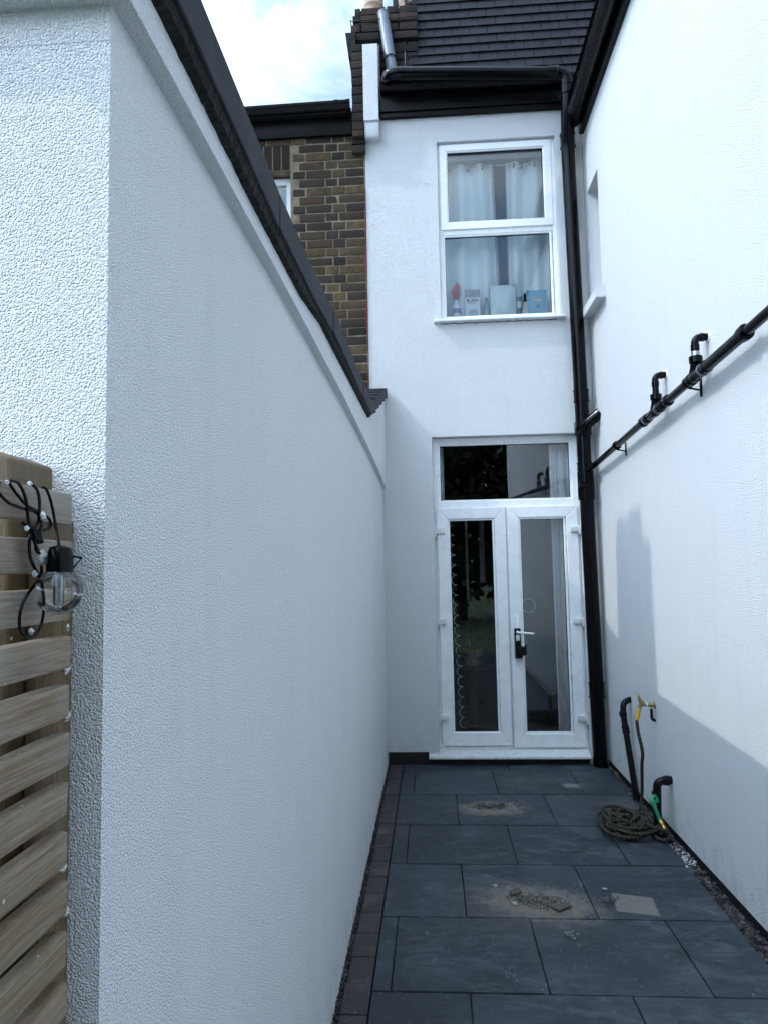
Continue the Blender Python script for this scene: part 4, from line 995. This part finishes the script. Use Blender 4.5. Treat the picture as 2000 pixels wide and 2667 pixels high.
# aerosol/spray bottle with a red cloth over it
t = thing('spray_bottle', 'white spray bottle with a red cloth draped on its top, leftmost on the upper sill', 'bottle', (.268, 5.96, zs))
mb = MB(); mb.lathe([(.030, 0), (.034, .006), (.034, .12), (.030, .145), (.016, .165), (.014, .19)], (.268, 5.96, zs)); obj('bottle', mb, plain('white_plastic', (.72, .75, .80), .4), t)
mb = MB(); mb.lathe([(.0345, .07), (.0350, .072), (.0350, .108), (.0345, .11)], (.268, 5.96, zs)); obj('label_band', mb, plain('blue_label', (.20, .27, .42), .5), t)
mb = MB(); bm = bmesh.new(); bmesh.ops.create_icosphere(bm, subdivisions=3, radius=.04)
for v in bm.verts: v.co = Vector((v.co.x*.75+max(0, v.co.z)*.45, v.co.y*.6, v.co.z*1.9+.02))+Vector(noise.noise_vector(v.co*40))*.010
mb.addbm(bm, Matrix.Translation((.262, 5.96, zs+.265-.02))); obj('red_cloth', mb, plain('red_cloth', (.50, .07, .10), .9, .3, 20), t)
# boxed item lettered BUSH with a fan pattern
t = thing('retail_box', 'white retail box lettered BUSH with a grey fan pattern, on the upper sill', 'box', (.405, 5.96, zs))
mb = MB(); mb.box(.342, .468, 5.945, 5.985, zs, zs+.245, .002); obj('carton', mb, plain('white_card', (.70, .72, .78), .5, .04), t)
mb = MB(); mb.box(.3415, .4685, 5.9435, 5.946, zs+.205, zs+.272, .0008); obj('grey_header', mb, M_INKL, t)
textobj('BUSH', .040, (.352, 5.944, zs+.165), M_INK, t)
textobj('home', .012, (.352, 5.9428, zs+.245), M_TAPE, t)
mb = MB(); mb.box(.358, .43, 5.9435, 5.9448, zs+.150, zs+.154)
for kk in range(16):
    a = 2*math.pi*kk/16; p0 = Vector((.412+.010*math.cos(a), 5.9440, zs+.06+.010*math.sin(a))); p1 = Vector((.412+.036*math.cos(a+.5), 5.9440, zs+.06+.036*math.sin(a+.5))); pm = Vector((.412+.027*math.cos(a+.1), 5.944, zs+.06+.027*math.sin(a+.1)))
    mb.tube([p0, pm, p1], .0016, 6)
obj('fan_emblem', mb, M_INKL, t); mb = MB(); mb.ring((.412, 5.944, zs+.06), .038, .0012, (0, 1, 0)); obj('fan_ring', mb, M_INKL, t)
# clear grey bottle
t = thing('clear_bottle', 'see-through grey bottle between the BUSH box and the white packet', 'bottle', (.522, 5.975, zs))
mb = MB(); mb.lathe([(.026, 0), (.029, .01), (.029, .10), (.024, .14), (.012, .17), (.012, .18)], (.522, 5.975, zs)); obj('bottle', mb, plain('grey_translucent', (.30, .34, .38), .2), t)
mb = MB(); mb.lathe([(.014, 0), (.014, .028)], (.522, 5.975, zs+.178)); obj('cap', mb, M_INKL, t)
# large white packet
t = thing('white_packet', 'large pale white plastic packet leaning on the upper window pane', 'packet', (.665, 5.95, zs))
mb = MB(); nx, nz = 14, 14; n = 0
for j in range(nz+1):
    for i in range(nx+1):
        u, v = i/nx, j/nz; e = min(u, 1-u, v, 1-v)*4
        mb.v.append(Vector((.552+.226*u, 5.945-.018*min(1, e)+.010*noise.noise(Vector((u*4, v*4, 2)))+.03*v, zs+.012+.300*v)))
for j in range(nz):
    for i in range(nx): a = j*(nx+1)+i; mb.f.append((a, a+1, a+nx+2, a+nx+1))
o_ = obj('packet', mb, plain('pale_film', (.66, .76, .78), .35, .05)); o_.parent = t; o_.location = -t.location
md = o_.modifiers.new('s', 'SOLIDIFY'); md.thickness = .012; md.offset = 1
mb = MB()
for a in range(14):
    th = a*.45; mb.tube([(.668+.045*math.cos(th)*(1-.02*a), 5.926, zs+.07+.026*math.sin(th)), (.668+.045*math.cos(th+.45)*(1-.02*a), 5.926, zs+.07+.026*math.sin(th+.45)*(1-.03*a))], .0008, 5)
mb.box(.742, .768, 5.952, 5.954, zs+.290, zs+.296); mb.box(.562, .572, 5.952, 5.954, zs+.286, zs+.292); obj('print', mb, M_INKL, t)
# small blue tin, black bottle, beige carton
t = thing('small_tin', 'small blue and white tin right of the white packet', 'tin', (.800, 5.985, zs))
mb = MB(); mb.lathe([(.026, 0), (.027, .003), (.027, .196), (.025, .20)], (.800, 5.985, zs)); obj('tin', mb, plain('tin_blue', (.18, .30, .42), .35), t)
mb = MB(); mb.lathe([(.0274, .10), (.0274, .16)], (.800, 5.985, zs)); obj('label_band', mb, M_TAPE, t)
t = thing('black_bottle', 'small black-topped bottle behind the beige carton', 'bottle', (.850, 5.975, zs))
mb = MB(); mb.lathe([(.018, 0), (.018, .16), (.012, .175), (.011, .215), (.007, .232)], (.850, 5.975, zs)); obj('bottle', mb, M_BLKPIPE, t)
t = thing('beige_carton', 'low beige carton left of the teal box', 'box', (.837, 5.945, zs))
mb = MB(); mb.prism([(.812, 5.925, zs), (.864, 5.925, zs), (.864, 5.925, zs+.140), (.826, 5.925, zs+.142)], (0, .025, 0)); obj('carton', mb, plain('beige_card', (.42, .41, .36), .6), t)
mb = MB(); mb.box(.832, .856, 5.923, 5.9245, zs+.045, zs+.05); mb.box(.834, .854, 5.923, 5.9245, zs+.036, zs+.039); obj('print', mb, M_INKL, t)
t = thing('teal_box', 'bright teal box with a small brown crest, rightmost on the upper sill', 'box', (.945, 5.96, zs))
mb = MB(); mb.box(.866, 1.028, 5.945, 5.99, zs, zs+.245, .002); obj('carton', mb, plain('teal_card', (.004, .30, .50), .45, .08), t)
mb = MB(); mb.box(.922, .984, 5.943, 5.9455, zs+.138, zs+.172, .0006); mb.box(.935, .972, 5.943, 5.9455, zs+.17, zs+.19, .0006); obj('crest', mb, plain('brown_ink', (.25, .22, .20), .5), t)
mb = MB(); mb.lathe([(.014, 0), (.014, .002)], (.953, 5.9455, zs+.105), (0, -1, 0)); obj('badge', mb, M_INK, t)
textobj('KING', .022, (.926, 5.9425, zs+.147), M_TAPE, t)

# ================================================================== BEHIND THE FRENCH DOORS
cv = curtain('curtain', 1.02, 1.28, -1.46, 1.02, 6.08, .020, 4.0, M_VOILE, 'long white voile curtain behind the right edge of the french doors', ph=.4, taper=-.03)
cd = curtain('curtain', .03, .125, .40, 1.02, 6.06, .012, 1.5, M_VOILE, 'narrow strip of white curtain at the left edge of the glass over the doors', ph=.4)
mb = MB(); pts = []; z = .35; i = 0
while z > -1.33:
    cxx = .185+.055*(.35-z)/1.7 - .02
    arc = [Vector((cxx+.030-.042*math.sin(math.pi*k_/12), 6.02, z-.042*(1-math.cos(math.pi*k_/12)))) for k_ in range(13)]
    mb.tube(arc, .0026, 6); z -= .084; i += 1
tag(obj('scalloped_trim', mb, M_LACE), 'white scalloped curtain edge seen through the left door pane', 'curtain trim')
mb = MB(); mb.ring((1.00, 7.55, -.42), .07, .004, (0, 1, .0), 24); 
tag(obj('wall_hoop', mb, M_LACE), 'thin pale hoop hanging inside behind the right door pane', 'hoop')
mb = MB(); mb.prism([(.80, 7.0, -1.49), (.86, 7.0, -1.49), (.86, 7.0, -.98), (.80, 7.0, -.90)], (0, .04, 0)); mb.tube([(.74, 7.0, -.85), (1.12, 7.0, -1.22)], .02, 8); mb.tube([(1.10, 7.0, -1.49), (1.10, 7.0, -1.2)], .018, 8)
tag(obj('indoor_stand', mb, M_FLOORI), 'dark sloping wooden rail inside behind the foot of the right door', 'rail')

mb = MB(); mb.box(.395, .420, 8.2, 8.24, -.95, .62, .004); mb.box(.58, .64, 8.6, 8.64, -.2, .60, .004)  # added pale strips stand in for bright slits of a far indoor window
tag(obj('indoor_pale_strips', mb, M_VOILE), 'pale upright strips glimpsed inside through the left door pane', 'pale strip')
TB = thing('indoor_plant', 'leafy pot plant on a dark stand glimpsed low through the left door pane', 'plant', (.38, 7.0, -1.5))
mb = MB(); mb.lathe([(.05, 0), (.055, .5), (.20, .52), (.20, .55)], (.38, 7.0, -1.5)); obj('stand', mb, M_FLOORI, TB)
mb = MB(); mb.lathe([(.07, 0), (.10, .14), (.105, .15)], (.38, 7.0, -.95)); obj('pot', mb, M_CLAY, TB)
mb = MB(); random.seed(77)
for _ in range(260):
    p = Vector((.38+random.gauss(0, .10), 7.0+random.gauss(0, .09), -.60+random.gauss(0, .15))); a = Vector((random.uniform(-1, 1), random.uniform(-1, 1), random.uniform(-1, 1))).normalized()*.035; b = a.cross(Vector((.3, .8, .5))).normalized()*.016
    mb.quad(p-a, p+b, p+a, p-b)
obj('leaves', mb, M_LEAF, TB, smooth=False)

# ================================================================== GARDEN BEHIND THE CAMERA (seen mirrored in the glass)
def tree(x, y, h, rad, label, seed):
    random.seed(seed); T = thing('tree', label, 'tree', (x, y, G), 'trees at the end of the garden')
    mb = MB(); mb.tube([(x, y, G-.1), (x+.1, y, G+h*.3), (x-.05, y+.1, G+h*.7)], [.2, .15, .06], 10)
    for k_ in range(7):
        a = k_*.9; mb.tube([(x+.05, y, G+h*(.3+.05*k_)), (x+rad*.6*math.cos(a), y+rad*.6*math.sin(a), G+h*(.5+.05*k_))], [.07, .02], 6)
    obj('trunk', mb, M_BARK, T)
    mb = MB()
    cl = [(random.gauss(0, rad*.45), random.gauss(0, rad*.4), random.uniform(.15, 1.0)*h) for _ in range(80)]
    for c in cl:
        for _ in range(95):
            p = Vector((x+c[0], y+c[1], G+c[2]))+Vector((random.gauss(0, .38), random.gauss(0, .38), random.gauss(0, .32)))
            s = random.uniform(.10, .20); a = Vector((random.uniform(-1, 1), random.uniform(-1, 1), random.uniform(-1, 1))).normalized()*s; b = a.cross(Vector((random.random(), random.random(), random.random()))).normalized()*s*.6
            mb.quad(p-a, p+b, p+a, p-b)
    obj('crown', mb, M_LEAF, T, smooth=False)
tree(-1.6, -9.5, 6.2, 1.5, 'left dark green garden tree mirrored in the door glass', 1)
tree(.9, -10.5, 6.8, 1.7, 'middle dark green garden tree mirrored in the door glass', 2)
tree(3.4, -9.8, 6.0, 1.5, 'right dark green garden tree mirrored in the door glass', 3)
